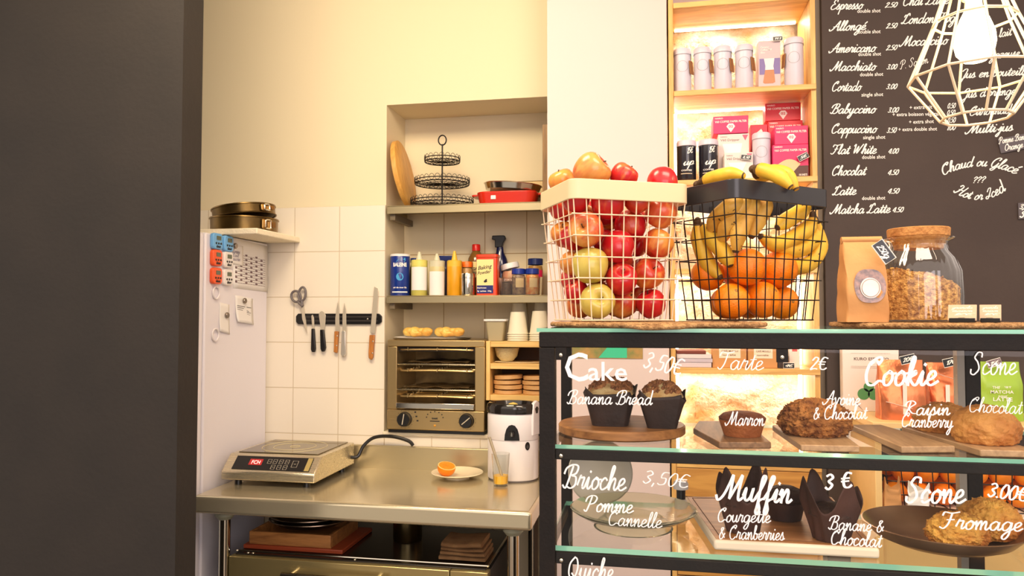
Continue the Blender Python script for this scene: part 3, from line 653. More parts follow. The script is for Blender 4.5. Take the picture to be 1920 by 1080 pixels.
# ---------------- under the counter
oz = .683
un = thing('undercounter_oven', 'wide stainless steel oven under the counter with a long bar handle', 'oven', (-1.06, 2.8, 0))
OST = steel('oven_steel', S(186, 168, 116), .24, 'X', .08)
part(MB().bb((-1.538, 2.60, .08), (-.565, 3.05, oz-.012)), 'body', plain(40, 36, 32, .5), un, bevel=.003)
dr = part(MB().bb((-1.541, 2.55, .16), (-.70, 2.597, oz-.004)), 'door', OST, un, bevel=.003)
part(MB().bb((-.697, 2.55, .16), (-.563, 2.597, oz-.004)), 'control_column', OST, un, bevel=.003)
part(MB().bb((-1.53, 2.575, oz-.011), (-.575, 3.05, oz)), 'top_plate', mat('black_top_plate', S(40, 34, 30), .2, .3), un, bevel=.002)
part(MB().tube([(-1.532, 2.59, oz+.006), (-.57, 2.59, oz+.006)], .004, 8), 'front_rail', CHROME, un)
part(MB().tube([(-.57, 2.59, oz+.006), (-.57, 3.04, oz+.006)], .004, 8), 'side_rail', CHROME, un)
for x in (-1.48, -1.46, -1.06): part(MB().ball((x, 2.58, oz+.003), (.006, .006, .004), 10, 6), 'screw', CHROME, un)
sub(MB().tube([(-1.31, 2.51, oz-.045), (-.93, 2.51, oz-.045)], .010, 12).cyl((-1.28, 2.51, oz-.045), (-1.28, 2.552, oz-.045), .007).cyl((-.96, 2.51, oz-.045), (-.96, 2.552, oz-.045), .007), 'handle', CHROME, dr, un)
for x in (-1.5, -.6):
    for y in (2.63, 2.97): part(MB().cyl((x, y, 0), (x, y, .081), .02, n=12), 'foot', BLACKP, un)
rb = MB().box((-1.33, 2.78, oz+.0085), (.40, .30, .016)).obj('serving_board', mat('red_brown_board', S(150, 62, 30), .5, bump=.1), bevel=.003); tag(rb, 'red-brown board lying lowest in the stack under the counter', 'board')
bx = thing('wooden_tray', 'brown wooden box tray in the stack under the counter', 'tray', (-1.345, 2.77, oz+.0168))
MB().box((0, 0, .004), (.33, .26, .008)).obj('bottom', WALNUT, bx, bevel=.001)
for c_, d in (((0, -.127, .026), (.33, .012, .044)), ((0, .127, .026), (.33, .012, .044)), ((-.159, 0, .026), (.012, .242, .044)), ((.159, 0, .026), (.012, .242, .044))):
    MB().box(c_, d).obj('side', WALNUT, bx, bevel=.002)
for k, (dx, sc_) in enumerate(((0, 1), (-.012, .9))):
    o = MB().lathe([(0, .0), (.12, 0), (.15, .018), (.156, .019), (.155, .022), (.148, .021), (.118, .004), (0, .004)], 48, sy=.75).obj('oval_tray', mat('dark_tray_metal', S(120, 100, 84), .25, .9))
    o.location = (-1.335+dx, 2.77, oz+.066+k*.012); o.scale = (sc_, sc_, 1)
    tag(o, ('oval metal tray lying on the wooden box tray', 'smaller oval metal tray nested on top of the other')[k], 'tray', 'oval trays under the counter')
pp = PZ(755, 1020, oz)
po = thing('saucepan', 'tall steel saucepan pushed under the counter', 'saucepan', (pp.x, pp.y+.06, oz+.0005))
MB().lathe([(0, 0), (.054, 0), (.057, .004), (.058, .148), (.061, .15), (.056, .15), (.054, .006), (0, .005)], 36).obj('pot', mat('pot_steel', S(190, 170, 120), .22, 1), po)
MB().tube([(.055, .02, .13), (.12, .05, .14), (.18, .08, .142)], .008, 8).obj('handle', CHROME, po)
LINEN = mat('brown_linen', S(150, 112, 72), .9, bump=.4, bscale=300, col2=S(128, 92, 56), vscale=20)
cp = PZ(868, 1050, oz)
cl = thing('folded_cloth', 'stack of folded brown cloth bags under the counter', 'cloth', (cp.x, 2.71, oz+.0005))
for k in range(4):
    def fn(u, v, k=k):
        x = (u-.5)*.17*(1-.02*k)+.004*sin(k*2.1); y = (v-.5)*.15
        return Vector((x, y, .0))
    zz = [.0, .018, .034, .048][k]; th = [.017, .015, .013, .02][k]
    mb = MB(); n = 16; ring = []
    for i in range(n):
        a = 2*pi*i/n; c_, s_ = cos(a), sin(a)
        ring.append((abs(c_)**.35*(1 if c_ > 0 else -1)*.075*(1+.02*sin(3*i+k)), zz+th/2+abs(s_)**.6*(1 if s_ > 0 else -1)*th/2*.96))
    def gg(u, v, ring=ring, k=k):
        i = int(round(u*16)) % 16; y, z = ring[i]
        return Vector(((v-.5)*(.172-.008*k)+.003*sin(k), y-.004*k, z+.004*sin(v*5+k)*max(0, z)/.07))
    mb.grid(gg, 16, 9, cu=True); nv = 9
    mb.f += [[i*nv for i in range(16)], [i*nv+8 for i in range(16)][::-1]]; mb.mi += [0, 0]
    mb.obj('fold', LINEN, cl, ang=60)
# ================================================================ niche: shelves
SHM = steel('shelf_steel', S(178, 164, 130), .4, 'X', .1)
def steel_shelf(label, Z, th):
    t = thing('wall_shelf', label, 'shelf', (-.76, 3.2, Z-th), group='steel shelves in the niche')
    mb = MB().bb((-1.128, 3.075, Z-.004), (-.398, 3.338, Z)).bb((-1.128, 3.075, Z-th), (-.398, 3.079, Z-.004)).bb((-1.128, 3.079, Z-th), (-1.124, 3.338, Z-.004))
    part(mb, 'shelf_plate', SHM, t, bevel=.0015)
    for x in (-1.118, -.419):
        part(MB().bb((x-.002, 3.09, Z-th-.026), (x+.022, 3.338, Z-th+.002)), 'bracket', plain(110, 96, 74, .5), t, bevel=.002)
    return t
Z1, Z2 = 2.043, 1.652
steel_shelf('upper stainless steel shelf in the niche, under the wire cake stand', Z1, .036)
steel_shelf('lower stainless steel shelf in the niche, holding bottles and spice jars', Z2, .032)

# ---------------- top shelf
rbm = thing('round_board', 'round wooden board leaning against the niche side on the upper shelf', 'board', (-1.085, 3.19, Z1))
Mr = Matrix.Rotation(R(-11), 4, 'Y') @ Matrix.Rotation(R(4), 4, 'Z')
MB().lathe([(0, -.0125), (.148, -.0125), (.1525, -.009), (.1525, .009), (.148, .0125), (0, .0125)], 64, M=Matrix.Translation((-.008, 0, .156)) @ Mr @ Matrix.Rotation(pi/2, 4, 'Y')).obj('disc', BAMBOO, rbm)
WIRE = mat('black_wire', S(30, 24, 22), .45, .4)
c0 = P(829, 388, 3.185)
cs = thing('cake_stand', 'black wire three tier cake stand with a ring handle', 'cake stand', (c0.x, 3.185, Z1))
MB().tube([(0, 0, .012), (0, 0, .285)], .0035, 8).obj('pole', WIRE, cs)
MB().tube([(0.018*cos(a), 0, .303+.022*sin(a)) for a in [i*2*pi/24 for i in range(24)]], .003, 6, closed=True).obj('ring_handle', WIRE, cs)
for r_, z in ((.136, .014), (.119, .105), (.077, .205)):
    circ = lambda rr, zz, n=48: [(rr*cos(a), rr*sin(a), zz) for a in [i*2*pi/n for i in range(n)]]
    t_ = MB().tube(circ(r_, z), .0026, 6, closed=True).tube(circ(r_*1.02, z+.014), .0022, 6, closed=True)
    for q in (.33, .66): t_.tube(circ(r_*q, z-.001, 32), .0015, 5, closed=True)
    ns = int(16*r_/.08)
    for i in range(ns):
        a = 2*pi*i/ns; t_.tube([(.004*cos(a), .004*sin(a), z), (r_*cos(a), r_*sin(a), z)], .0013, 4)
    tier = t_.obj('tier', WIRE, cs)
    lp = MB(); nl = int(2*pi*r_/.0245)
    for i in range(nl):
        a = 2*pi*i/nl; rad = Vector((cos(a), sin(a), 0)); tan = Vector((-sin(a), cos(a), 0)); hh = .026
        lp.tube([rad*r_*1.02+tan*(.0105*cos(b))+Vector((0, 0, z+.002+hh/2+hh/2*sin(b))) for b in [j*2*pi/14 for j in range(14)]], .0011, 5, closed=True)
    lp.obj('loop_edging', WIRE, tier)
RED = mat('red_enamel', S(206, 44, 22), .25, coat=.4)
DULL = mat('dull_tin', S(150, 128, 92), .35, .9, bump=.03)
p_ = P(938, 383, 3.18)
rp_ = thing('baking_dish', 'shallow red enamel dish with side handles on the upper shelf', 'dish', (p_.x+.04, 3.19, Z1))
MB().prism(rrect(.24, .19, .04), 0, .052, scale1=1.1).obj('dish', RED, rp_, bevel=.005)
for s_ in (-1, 1): MB().prism(rrect(.04, .09, .015), .040, .048, Matrix.Translation((s_*.142, 0, 0))).obj('handle', RED, rp_, bevel=.002)
MB().prism(rrect(.022, .005, .002), .018, .045, Matrix.Translation((-.052, -.1035, 0)) @ Matrix.Rotation(R(-8), 4, 'X')).obj('price_sticker', PAPER, rp_)
tp = thing('cake_tin', 'shallow metal cake tin tilted on the red enamel dish', 'cake tin', (p_.x+.052, 3.19, Z1+.0665), rot=(0, R(4.5), 0))
MB().lathe([(0, .0), (.118, 0), (.126, .024), (.130, .025), (.128, .028), (.122, .026), (.115, .004), (0, .004)], 48, sy=.78).obj('tin', CHROME, tp)
d2 = P(918, 366, 3.32)
o = MB().box(((d2.x-.398)/2, 3.325, Z1+.0665), (-.398-d2.x, .022, .131)).obj('oven_tray', DULL, bevel=.004); tag(o, 'dull metal oven tray standing on edge behind the red dish', 'tray')
o = MB().bb((-.452, 3.12, Z1+.0005), (-.425, 3.305, Z1+.335)).obj('chopping_board', wood('old_board', S(150, 110, 52), S(92, 64, 26), 'Z', 8)); tag(o, 'dark upright wooden board standing against the niche end', 'board')

# ---------------- lower shelf: bottles, tubs and jars
def at(px, Y=3.16): return P(px, 556, Y).x
def wpx(n, Y=3.16, px=850): return n*Y/(.983+.184*((px-960)/1400))/1400
BLUE = mat('salt_can_blue', S(16, 48, 132), .3, coat=.4)
YS = 3.135
r_ = wpx(37)/2
sa = thing('salt_can', 'tall dark blue salt can with white lettering', 'salt can', (at(750, YS), YS, Z2))
MB().lathe([(0, 0), (r_-.002, 0), (r_, .003), (r_, .172), (r_-.001, .174)], 40).obj('can', BLUE, sa)
MB().lathe([(r_+.0006, .173), (r_+.0012, .180), (r_-.004, .184), (0, .185)], 40).obj('lid', WHITEP, sa)
def wrap(mb, vf, r, z, h, width, ang, off=.0008, tilt=0):
    """Lettering wrapped round a can or jar of radius r."""
    vs, fs, L = vf; sx = width/L; out = []
    for v in map(Vector, vs):
        x = v.x*sx-width/2; y = v.y*h+tilt*x; a = ang+x/r
        out.append(((r+off)*cos(a), (r+off)*sin(a), z+y))
    return mb.add(out, fs)
def band(mb, r, z0, z1, a0, a1, off=.0005, n=14):
    return mb.grid(lambda u, v: ((r+off)*cos(a0+(a1-a0)*u), (r+off)*sin(a0+(a1-a0)*u), z0+(z1-z0)*v), n, 2)
FA = -1.42   # towards the visitor
mb = MB(); wrap(mb, printed('BALEINE', .06), r_, .128, .016, .062, FA+.15); wrap(mb, printed('sel de mer fin', .03), r_, .033, .007, .062, FA+.15); mb.obj('lettering', INK, sa)
mb = MB(); wrap(mb, (([(x, y, 0) for x, y in [(-1, 0), (-.6, .5), (0, .75), (.7, .6), (1, 1.1), (1.1, .4), (.9, .0)]]), [tuple(range(7))], 1), r_, .148, .018, .02, FA+.45, .0007)
mb.obj('whale_emblem', plain(90, 190, 230, .4), sa)
mb = MB(); mb.add([((r_+.0007)*cos(FA+.15+.016/r_*cos(t)), (r_+.0007)*sin(FA+.15+.016/r_*cos(t)), .083+.017*sin(t)) for t in [i*2*pi/20 for i in range(20)]], [tuple(range(20))]); mb.obj('round_emblem', plain(44, 150, 205, .4), sa)
mb = MB(); band(mb, r_, .014, .019, FA-.7, FA+1.0); mb.obj('stripe', INK, sa)
o = thing('syrup_jug', 'dark brown jug partly hidden behind the blue salt can', 'jug', (at(776, 3.215), 3.225, Z2))
MB().lathe([(0, 0), (.03, 0), (.034, .01), (.034, .09), (.022, .125), (.016, .15), (.019, .152), (0, .152)], 28).obj('jug', plain(64, 38, 22, .25), o)
MB().lathe([(.0195, .1525), (.0195, .172), (0, .173)], 20).obj('lid', plain(20, 44, 110, .3), o)

SQ = mat('squeeze_bottle_plastic', S(232, 224, 196), .35, trans=.25)
def squeeze(px, label, r, h, hcol, fill, fz, Y=YS, label_z=None, nozzle=.05, capc=None, group='squeeze bottles on the lower shelf'):
    t = thing('squeeze_bottle', label, 'bottle', (at(px, Y), Y, Z2), group=group)
    MB().lathe([(0, 0), (r-.003, 0), (r, .004), (r, h-.012), (r-.004, h-.003), (r*.8, h)], 32).obj('bottle', SQ if not fill else mat('filled_squeeze_bottle', fill, .32), t)
    MB().lathe([(r*.98, h-.012), (r*1.0, h-.012), (r*1.02, h+.012), (r*.9, h+.015), (.0, h+.016)], 32).obj('cap', capc or hcol, t)
    MB().lathe([(r*.42, h+.0155), (r*.36, h+.026), (.005, h+.026+nozzle), (0, h+.026+nozzle)], 20).obj('nozzle', hcol, t)
    if label_z:
        mb = MB(); band(mb, r, label_z[0], label_z[1], FA-.95, FA+1.25, .0012, 20); mb.obj('label', PAPER, t)
    return t
CAPY = mat('cloudy_cap', S(228, 222, 190), .4, trans=.2)
a = squeeze(786, 'squeeze bottle with a yellow-green band and a white label, beside the salt can', .036, .142, CAPY, S(198, 190, 96), 0, label_z=(.024, .125), nozzle=.025, capc=plain(226, 214, 110, .4))
b_ = squeeze(819, 'squeeze bottle fully wrapped in white paper, before a blue-capped bottle', .0345, .138, CAPY, S(204, 190, 138), 0, label_z=(.002, .105), nozzle=.02)
c_ = squeeze(852, 'squeeze bottle of yellow mustard with a yellow nozzle', .0325, .138, mat('mustard_cap', S(228, 186, 60), .4), S(224, 158, 24), 0, nozzle=.03)
o = thing('spray_bottle', 'blue-topped pump bottle behind the white paper-wrapped bottle', 'bottle', (at(833, 3.225), 3.235, Z2))
MB().lathe([(0, 0), (.034, 0), (.036, .005), (.036, .12), (.03, .14), (.016, .152), (.014, .158), (0, .158)], 28).obj('bottle', plain(38, 30, 62, .3), o)
MB().bb((-.036, -.012, .158), (.036, .012, .182)).bb((.02, -.01, .14), (.036, .01, .16)).obj('pump_head', plain(18, 34, 96, .3), o, bevel=.003)
o = thing('spice_jar', 'clear spice jar with an orange cap standing behind the steel shaker', 'jar', (at(875, 3.18), 3.185, Z2))
MB().lathe([(0, 0), (.024, 0), (.0255, .004), (.0255, .115), (.02, .125), (0, .125)], 28).obj('jar', mat('brown_spice', S(166, 130, 76), .35), o)
MB().lathe([(.0262, .1255), (.0262, .146), (.024, .150), (0, .150)], 24, ribs=24, ribd=.02).obj('cap', plain(232, 110, 26, .35), o)
o = thing('steel_shaker', 'small polished steel shaker standing before the sauce bottle', 'shaker', (at(877, 3.118), 3.118, Z2)); o.scale = (.9, .9, 1)
MB().lathe([(0, 0), (.033, 0), (.0345, .003), (.0345, .07), (.0335, .074)], 36).obj('body', CHROME, o)
MB().lathe([(.0352, .0735), (.0352, .09), (.033, .095), (0, .096)], 36).obj('lid', CHROME, o)
so = thing('sauce_bottle', 'brown sauce bottle with a red cap and a cream label', 'bottle', (at(892, 3.28), 3.287, Z2))
MB().lathe([(0, 0), (.036, 0), (.039, .005), (.039, .15), (.036, .172), (.026, .192), (.018, .203), (.0165, .206), (0, .206)], 36).obj('bottle', mat('brown_sauce_glass', S(120, 82, 34), .15, coat=.5), so)
MB().lathe([(.0185, .2065), (.0185, .233), (.0165, .236), (0, .236)], 24, ribs=20, ribd=.03).obj('cap', plain(212, 34, 28, .3), so)
mb = MB(); band(mb, .039, .085, .155, FA-1.2, FA+1.3, .0008, 20); l_ = mb.obj('label', plain(236, 216, 148, .6), so)
mb = MB(); wrap(mb, printed('SESAME', .03), .039, .118, .012, .05, FA+.05, .0014); wrap(mb, printed('GRILLE', .03), .039, .1, .010, .044, FA+.05, .0014); mb.obj('lettering', INKD, l_)
bw, bd = wpx(40), .062
bp_ = thing('baking_powder_tin', 'orange-red baking powder tin with a cream front label', 'tin', (at(915, 3.14), 3.14, Z2))
ORE = mat('orange_red_tin', S(226, 66, 28), .35, coat=.3)
MB().prism(rrect(bw, bd, .012), 0, .162).obj('tin', ORE, bp_, bevel=.0015)
MB().prism(rrect(bw+.004, bd+.004, .013), .1625, .176).obj('lid', ORE, bp_, bevel=.002)
l_ = MB().box((-.006, -bd/2-.0008, .09), (bw-.02, .0012, .128)).obj('label', plain(244, 222, 150, .5), bp_)
MB().box((-.006, -bd/2-.0016, .026), (bw-.022, .0008, .034)).obj('blue_band', plain(26, 34, 110, .4), l_)
mb = MB(); ink(mb, printed('Baking', .02, .2), (-.038, -bd/2-.0018, .108), (1, 0, .16), (0, 0, 1), .062, .017); ink(mb, printed('Powder', .02, .2), (-.04, -bd/2-.0018, .087), (1, 0, .16), (0, 0, 1), .06, .015)
ink(mb, script('~s', .25), (-.02, -bd/2-.0018, .057), (1, 0, 0), (0, 0, 1), .02, .01); mb.obj('lettering', INKD, l_)
mb = MB(); ink(mb, printed('bicarbonate', .03), (-.04, -bd/2-.0024, .03), (1, 0, 0), (0, 0, 1), .04, .006); ink(mb, printed('5g  sachets  150g', .03), (-.04, -bd/2-.0024, .016), (1, 0, 0), (0, 0, 1), .062, .006); mb.obj('lettering', INK, l_)
o = thing('spray_bottle', 'dark blue trigger spray bottle standing at the back of the lower shelf', 'bottle', (at(937, 3.3), 3.305, Z2))
MB().lathe([(0, 0), (.04, 0), (.042, .006), (.042, .13), (.032, .17), (.018, .2), (.015, .225), (0, .225)], 28, sy=.75).obj('bottle', mat('dark_blue_bottle', S(22, 26, 66), .15, coat=.4), o)
MB().prism([(-.022, .222), (.012, .222), (.016, .24), (.028, .262), (.022, .276), (-.034, .276), (-.036, .258), (-.022, .255)], -.012, .012, Matrix.Rotation(pi/2, 4, 'X')).obj('spray_head', BLACKP, o, bevel=.003)
o = thing('glass_jar', 'clear jar with a tilted white lid behind the plastic tub', 'jar', (at(958, 3.228), 3.2285, Z2))
MB().lathe([(0, 0), (.036, 0), (.038, .005), (.038, .095), (.034, .108), (0, .108)], 32).obj('jar', mat('pink_salt', S(216, 150, 120), .4, col2=S(196, 160, 120), vscale=50), o)
MB().lathe([(.037, .0), (.041, .0), (.041, .02), (.038, .024), (0, .024)], 32, M=Matrix.Translation((-.002, 0, .119)) @ Matrix.Rotation(R(-14), 4, 'Y')).obj('lid', WHITEP, o)
# open clear tub and the three jars in it
tx = -.549
tub = thing('clear_tub', 'open clear plastic tub holding spice jars on the lower shelf', 'tub', (tx, 3.132, Z2))
oo = rrect(.178, .09, .012); ii = rrect(.172, .084, .010)
mb = MB(); k = len(oo); lv = [([(x*.97, y*.97) for x, y in oo], 0), (oo, .074), ([(x*1.03, y*1.04) for x, y in oo], .077), (ii, .075), ([(x*.97, y*.97) for x, y in ii], .003)]
mb.add([(x, y, z) for l, z in lv for x, y in l], [tuple(range(k))[::-1], tuple(range(4*k, 5*k))]+[(a*k+i, a*k+(i+1) % k, (a+1)*k+(i+1) % k, (a+1)*k+i) for a in range(4) for i in range(k)])
mb.obj('tub', CLEARP, tub)
JB = mat('cobalt_lid', S(26, 52, 146), .3, coat=.3)
def jar(px, Y, z, label, fillm, r=.029, h=.086, lab=True, lidm=JB, lh=.022):
    t = thing('spice_jar', label, 'jar', (px if px < 0 else at(px, Y), Y, z), group='small spice jars on the lower shelf')
    MB().lathe([(0, 0), (r-.002, 0), (r, .004), (r, h*.85), (r*.9, h*.97), (0, h)], 28).obj('jar', fillm, t)
    MB().lathe([(r*.96, h+.0006), (r*1.0, h+.0006), (r*1.0, h+lh), (r*.94, h+lh+.002), (0, h+lh+.002)], 28, ribs=28, ribd=.01).obj('lid', lidm, t)
    if lab: mb = MB(); band(mb, r, h*.35, h*.8, FA-.4, FA+.85, .0008, 14); mb.obj('label', plain(228, 206, 160, .7), t)
    return t
jar(tx-.0085, 3.131, Z2+.0035, 'spice jar with a cobalt lid and brown pods, in the middle of the clear tub', mat('brown_pods', S(110, 84, 80), .4, col2=S(150, 130, 100), vscale=90))
jar(tx+.0505, 3.131, Z2+.0035, 'spice jar with a cobalt lid and orange flakes, at the basket end of the tub', mat('orange_flakes', S(206, 110, 40), .4, col2=S(214, 176, 110), vscale=60))
o = jar(tx-.060, 3.131, Z2+.0035, 'lidless dark tea jar in the corner of the clear tub', mat('dark_tea', S(70, 50, 34), .5, col2=S(100, 70, 44), vscale=90), r=.0215, h=.052, lab=False, lidm=mat('ribbed_lid', S(90, 68, 48), .5), lh=.003)
o['label'] = 'low dark jar of tea in the corner of the clear tub'
t = jar(1004, 3.23, Z2, 'taller jar with a navy lid and a pink label behind the tub', mat('amber_spice', S(170, 128, 60), .3), r=.033, h=.135, lab=False, lidm=mat('navy_lid', S(22, 40, 96), .3), lh=.026)
mb = MB(); band(mb, .033, .075, .112, FA-.9, FA+1.1, .0008, 14); mb.obj('label', plain(232, 30, 92, .5), t)

# ---------------- toaster oven in the niche
ov = thing('toaster_oven', 'two-level stainless steel toaster oven set in the wall niche', 'toaster oven', (-.905, 3.2, 1.066))
x0, x1, y0, y1, z0, z1 = -1.118, -.690, 3.065, 3.335, 1.068, 1.462
OVS = steel('toaster_steel', S(186, 160, 112), .34, 'X', .1)
OVV = steel('toaster_steel_upright', S(186, 160, 112), .34, 'Z', .1)
part(MB().bb((x0, y0, z1-.028), (x1, y1, z1)), 'top', OVS, ov, bevel=.003)
part(MB().bb((x0, y0, z0+.098), (x0+.042, y1, z1-.0285)), 'side_post', OVV, ov, bevel=.002)
part(MB().bb((x1-.042, y0, z0+.098), (x1, y1, z1-.0285)), 'side_post', OVV, ov, bevel=.002)
part(MB().bb((x0+.0425, y1-.012, z0+.098), (x1-.0425, y1, z1-.0285)), 'back_panel', mat('stained_oven_back', S(150, 124, 76), .35, .6, col2=S(70, 54, 34), vscale=7), ov)
part(MB().bb((x0, y0-.004, z0+.012), (x1, y1, z0+.0975)), 'control_panel', OVS, ov, bevel=.004)
part(MB().bb((x0+.004, y0+.004, z0-.0015), (x1-.004, y1-.01, z0+.0115)), 'base', BLACKP, ov)
part(MB().bb((x0+.0425, y0-.012, z0+.102), (x1-.0425, y0+.008, z0+.128)), 'crumb_tray', CHROME, ov, bevel=.003)
part(MB().bb((x0+.0425, y0+.02, z1-.05), (x1-.0425, y1-.013, z1-.029)), 'heat_shield', mat('dark_brown_steel', S(44, 34, 26), .5, .5), ov)  # heat shield in one even dark brown metal
HB = mat('heating_tube', S(196, 170, 120), .28, .8)
def element(z, dz=.0):
    mb = MB()
    for k, yy in enumerate((y0+.03, y0+.11, y0+.19)):
        pts = smooth_path([(x0+.05, yy, z), (x0+.075, yy-.012, z+dz), (-.9, yy-.013, z+dz+.002), (x1-.075, yy-.012, z+dz), (x1-.05, yy, z), (x1-.075, yy+.012, z-.003), (-.9, yy+.013, z-.002), (x0+.075, yy+.012, z-.003)], 4, True)
        mb.tube(pts, .0042, 8, closed=True)
        for xx in (-1.03, -.9, -.77): mb.tube([(xx, yy-.02, z-.004), (xx, yy-.02, z+.008), (xx, yy+.02, z+.008), (xx, yy+.02, z-.004)], .0022, 5)
    part(mb, 'heating_element', HB, ov)
element(z0+.152); element(z0+.262); element(z0+.352)
def rack(z):
    mb = MB()
    for i in range(30):
        xx = x0+.05+i*(x1-x0-.1)/29; mb.tube([(xx, y0+.005, z), (xx, y1-.02, z)], .0015, 5)
    for yy in (y0+.006, y0+.13, y1-.03): mb.tube([(x0+.043, yy, z-.003), (x1-.043, yy, z-.003)], .003, 6)
    r__ = part(mb, 'wire_rack', CHROME, ov)
    return r__
rack(z0+.185); rack(z0+.293)
for z, l in ((z0+.1885, 'crumpled foil sheet lying on the lower rack of the toaster oven'), (z0+.2965, 'dark baking sheet lying on the upper rack of the toaster oven')):
    o = MB().grid(lambda u, v: ((u-.5)*.27, (v-.5)*.2, .004+.004*sin(u*17+v*5)*sin(v*9+u*3)), 24, 16).obj('baking_sheet', mat('baked_foil', S(120, 96, 62), .4, .7)); o.location = (-.9, 3.19, z)
    s_ = o.modifiers.new('thickness', 'SOLIDIFY'); s_.thickness = .001
    tag(o, l, 'baking sheet')
def knob(x, ang):
    k_ = part(MB().lathe([(.031, 0), (.031, -.006), (.029, -.008), (.0285, -.026), (.026, -.029), (0, -.029)], 32, ribs=0, M=Matrix.Translation((x, y0-.0045, z0+.058)) @ Matrix.Rotation(-pi/2, 4, 'X')), 'knob', BLACKP, ov)
    d = Vector((sin(ang), 0, cos(ang)))
    c = Vector((x, y0-.034, z0+.058))
    sub(MB().tube([c-d*.02, c+d*.025], .0022, 6), 'pointer', plain(200, 190, 170, .4), k_, ov)
    mb = MB()
    for i in range(14):
        a = i*2*pi/14; mb.lathe([(0, 0), (.0014, 0), (.0014, .0006), (0, .0006)], 6, M=Matrix.Translation((x+.038*sin(a), y0-.0042, z0+.058+.038*cos(a))) @ Matrix.Rotation(pi/2, 4, 'X'))
    part(mb, 'dial_marks', INKD, ov)
knob(x0+.082, R(10)); knob(x1-.075, R(50))
mb = MB()
for i in range(7):
    a = pi*i/6; mb.lathe([(0, 0), (.0028, 0), (.0028, .0006), (0, .0006)], 8, M=Matrix.Translation((-.905+.036*cos(a), y0-.0042, z0+.068+.024*sin(a))) @ Matrix.Rotation(pi/2, 4, 'X'))
ink(mb, printed('toast', .06), (-.918, y0-.0048, z0+.06), (1, 0, 0), (0, 0, 1), .026, .009); mb.bb((-.926, y0-.0048, z0+.050), (-.884, y0-.0042, z0+.0535))
for i in range(3): mb.box((x0+.127+.005*i, y0-.0045, z0+.088-.018*i), (.008, .0008, .006))
part(mb, 'lettering', INKD, ov)
part(MB().ball((-.905, y0-.004, z0+.033), (.005, .003, .005), 12, 8), 'indicator_lamp', plain(214, 150, 40, .3), ov)
# brioches on their tray on top of the oven
tz = z1+.0006
tr = thing('serving_tray', 'shallow paper-lined metal tray on top of the toaster oven', 'tray', (-.945, 3.16, tz))
MB().prism(rrect(.30, .17, .02), 0, .006, scale1=1.06).obj('tray', mat('grey_tray', S(176, 160, 128), .35, .7), tr, bevel=.001)
MB().grid(lambda u, v: ((u-.5)*.30, (v-.5)*.17, .0072+.004*(abs(2*u-1)**6)), 12, 6).obj('paper_liner', PAPER, tr)
BRI = mat('golden_brioche', S(248, 214, 112), .45, bump=.25, bscale=70, col2=S(226, 168, 72), vscale=26, sss=.1)
for px, l in ((784, 'glazed plaited brioche over the oven control knob with the cord side'), (843, 'glazed plaited brioche nearer the wooden cubby')):
    bx_ = P(px, 630, 3.15).x
    mb = MB()
    for k in range(4):
        x_ = -.042+k*.028
        mb.ball((x_, .004*(-1)**k, .02), (.026, .038-.004*abs(k-1.5), .020+.003*sin(k*2)), 18, 10, M=Matrix.Rotation(.35*(-1)**k*.4, 4, 'Z'))
        mb.ball((x_+.008, -.018, .024), (.022, .018, .014), 14, 8)
    mb.ball((0, 0, .016), (.06, .036, .016), 22, 10)
    o = mb.obj('brioche', BRI, subd=0); o.location = (bx_, 3.15, tz+.0125)
    o['label'] = l; tag(o, None, 'brioche', 'brioches on the toaster oven')

# ---------------- wooden cubby with discs, bowl, tub and cups
cu_ = thing('wooden_cubby', 'small two-compartment pine cubby beside the toaster oven', 'cubby', (-.53, 3.16, 1.21))
cx0, cx1, cy0, cy1 = -.688, -.40, 3.08, 3.335
for z, l in ((1.222, 'shelf_board'), (1.354, 'shelf_board'), (1.446, 'shelf_board')):
    part(MB().bb((cx0+.0185, cy0, z-.012), (cx1-.018, cy1, z+.012)), l, PINE, cu_, bevel=.0015)
for x in (cx0, cx1-.0175): part(MB().bb((x, cy0, 1.21), (x+.0175, cy1, 1.459)), 'side_panel', PINEZ, cu_, bevel=.0015)
part(MB().bb((cx0+.0185, cy1-.006, 1.235), (cx1-.018, cy1, 1.434)), 'back_panel', plain(96, 66, 36, .6), cu_)
o = MB().bb((-.675, 3.085, 1.0665), (-.41, 3.33, 1.2095)).obj('storage_box', plain(40, 32, 28, .6), bevel=.004); tag(o, 'dark box carrying the pine cubby, behind the juicer', 'box')
CORK = wood('pale_veneer', S(226, 180, 120), S(196, 146, 88), 'X', 6)
def discs(px, n, label):
    x = P(px, 735, 3.15).x; z = 1.2342
    for i in range(n):
        o = MB().lathe([(0, 0), (.058, 0), (.0605, .002), (.0605, .015), (.058, .017), (0, .017)], 40).obj('wooden_disc', CORK)
        tl = R([0, 1.5, -2, 4, -1][i % 5])
        o.location = (x+.003*sin(i*2.4), 3.15+.003*cos(i*3), z+.0175*i+(.0605*abs(sin(tl)) if i else 0)+(.002*i)); o.rotation_euler = (0, -abs(tl)*.6 if i > 1 else 0, 0)
        tag(o, label % ('bottom' if i == 0 else 'top' if i == n-1 else ('second from bottom', 'third from bottom', 'fourth from bottom')[i-1]), 'disc', 'round wooden discs in the cubby')
discs(953, 4, 'round pale wooden disc, %s of the fully visible stack in the cubby')
discs(1007, 4, 'round pale wooden disc, %s of the stack half hidden by the display case')
bw_ = P(950, 685, 3.15)
o = thing('bowl', 'cream bowl with a dotted texture in the upper cubby compartment', 'bowl', (bw_.x, 3.155, 1.372))
MB().lathe([(0, 0), (.026, 0), (.044, .02), (.053, .056), (.051, .057), (.042, .021), (.024, .004), (0, .004)], 40).obj('bowl', mat('dotted_cream_ceramic', S(214, 196, 146), .4, bump=.6, bscale=260), o)
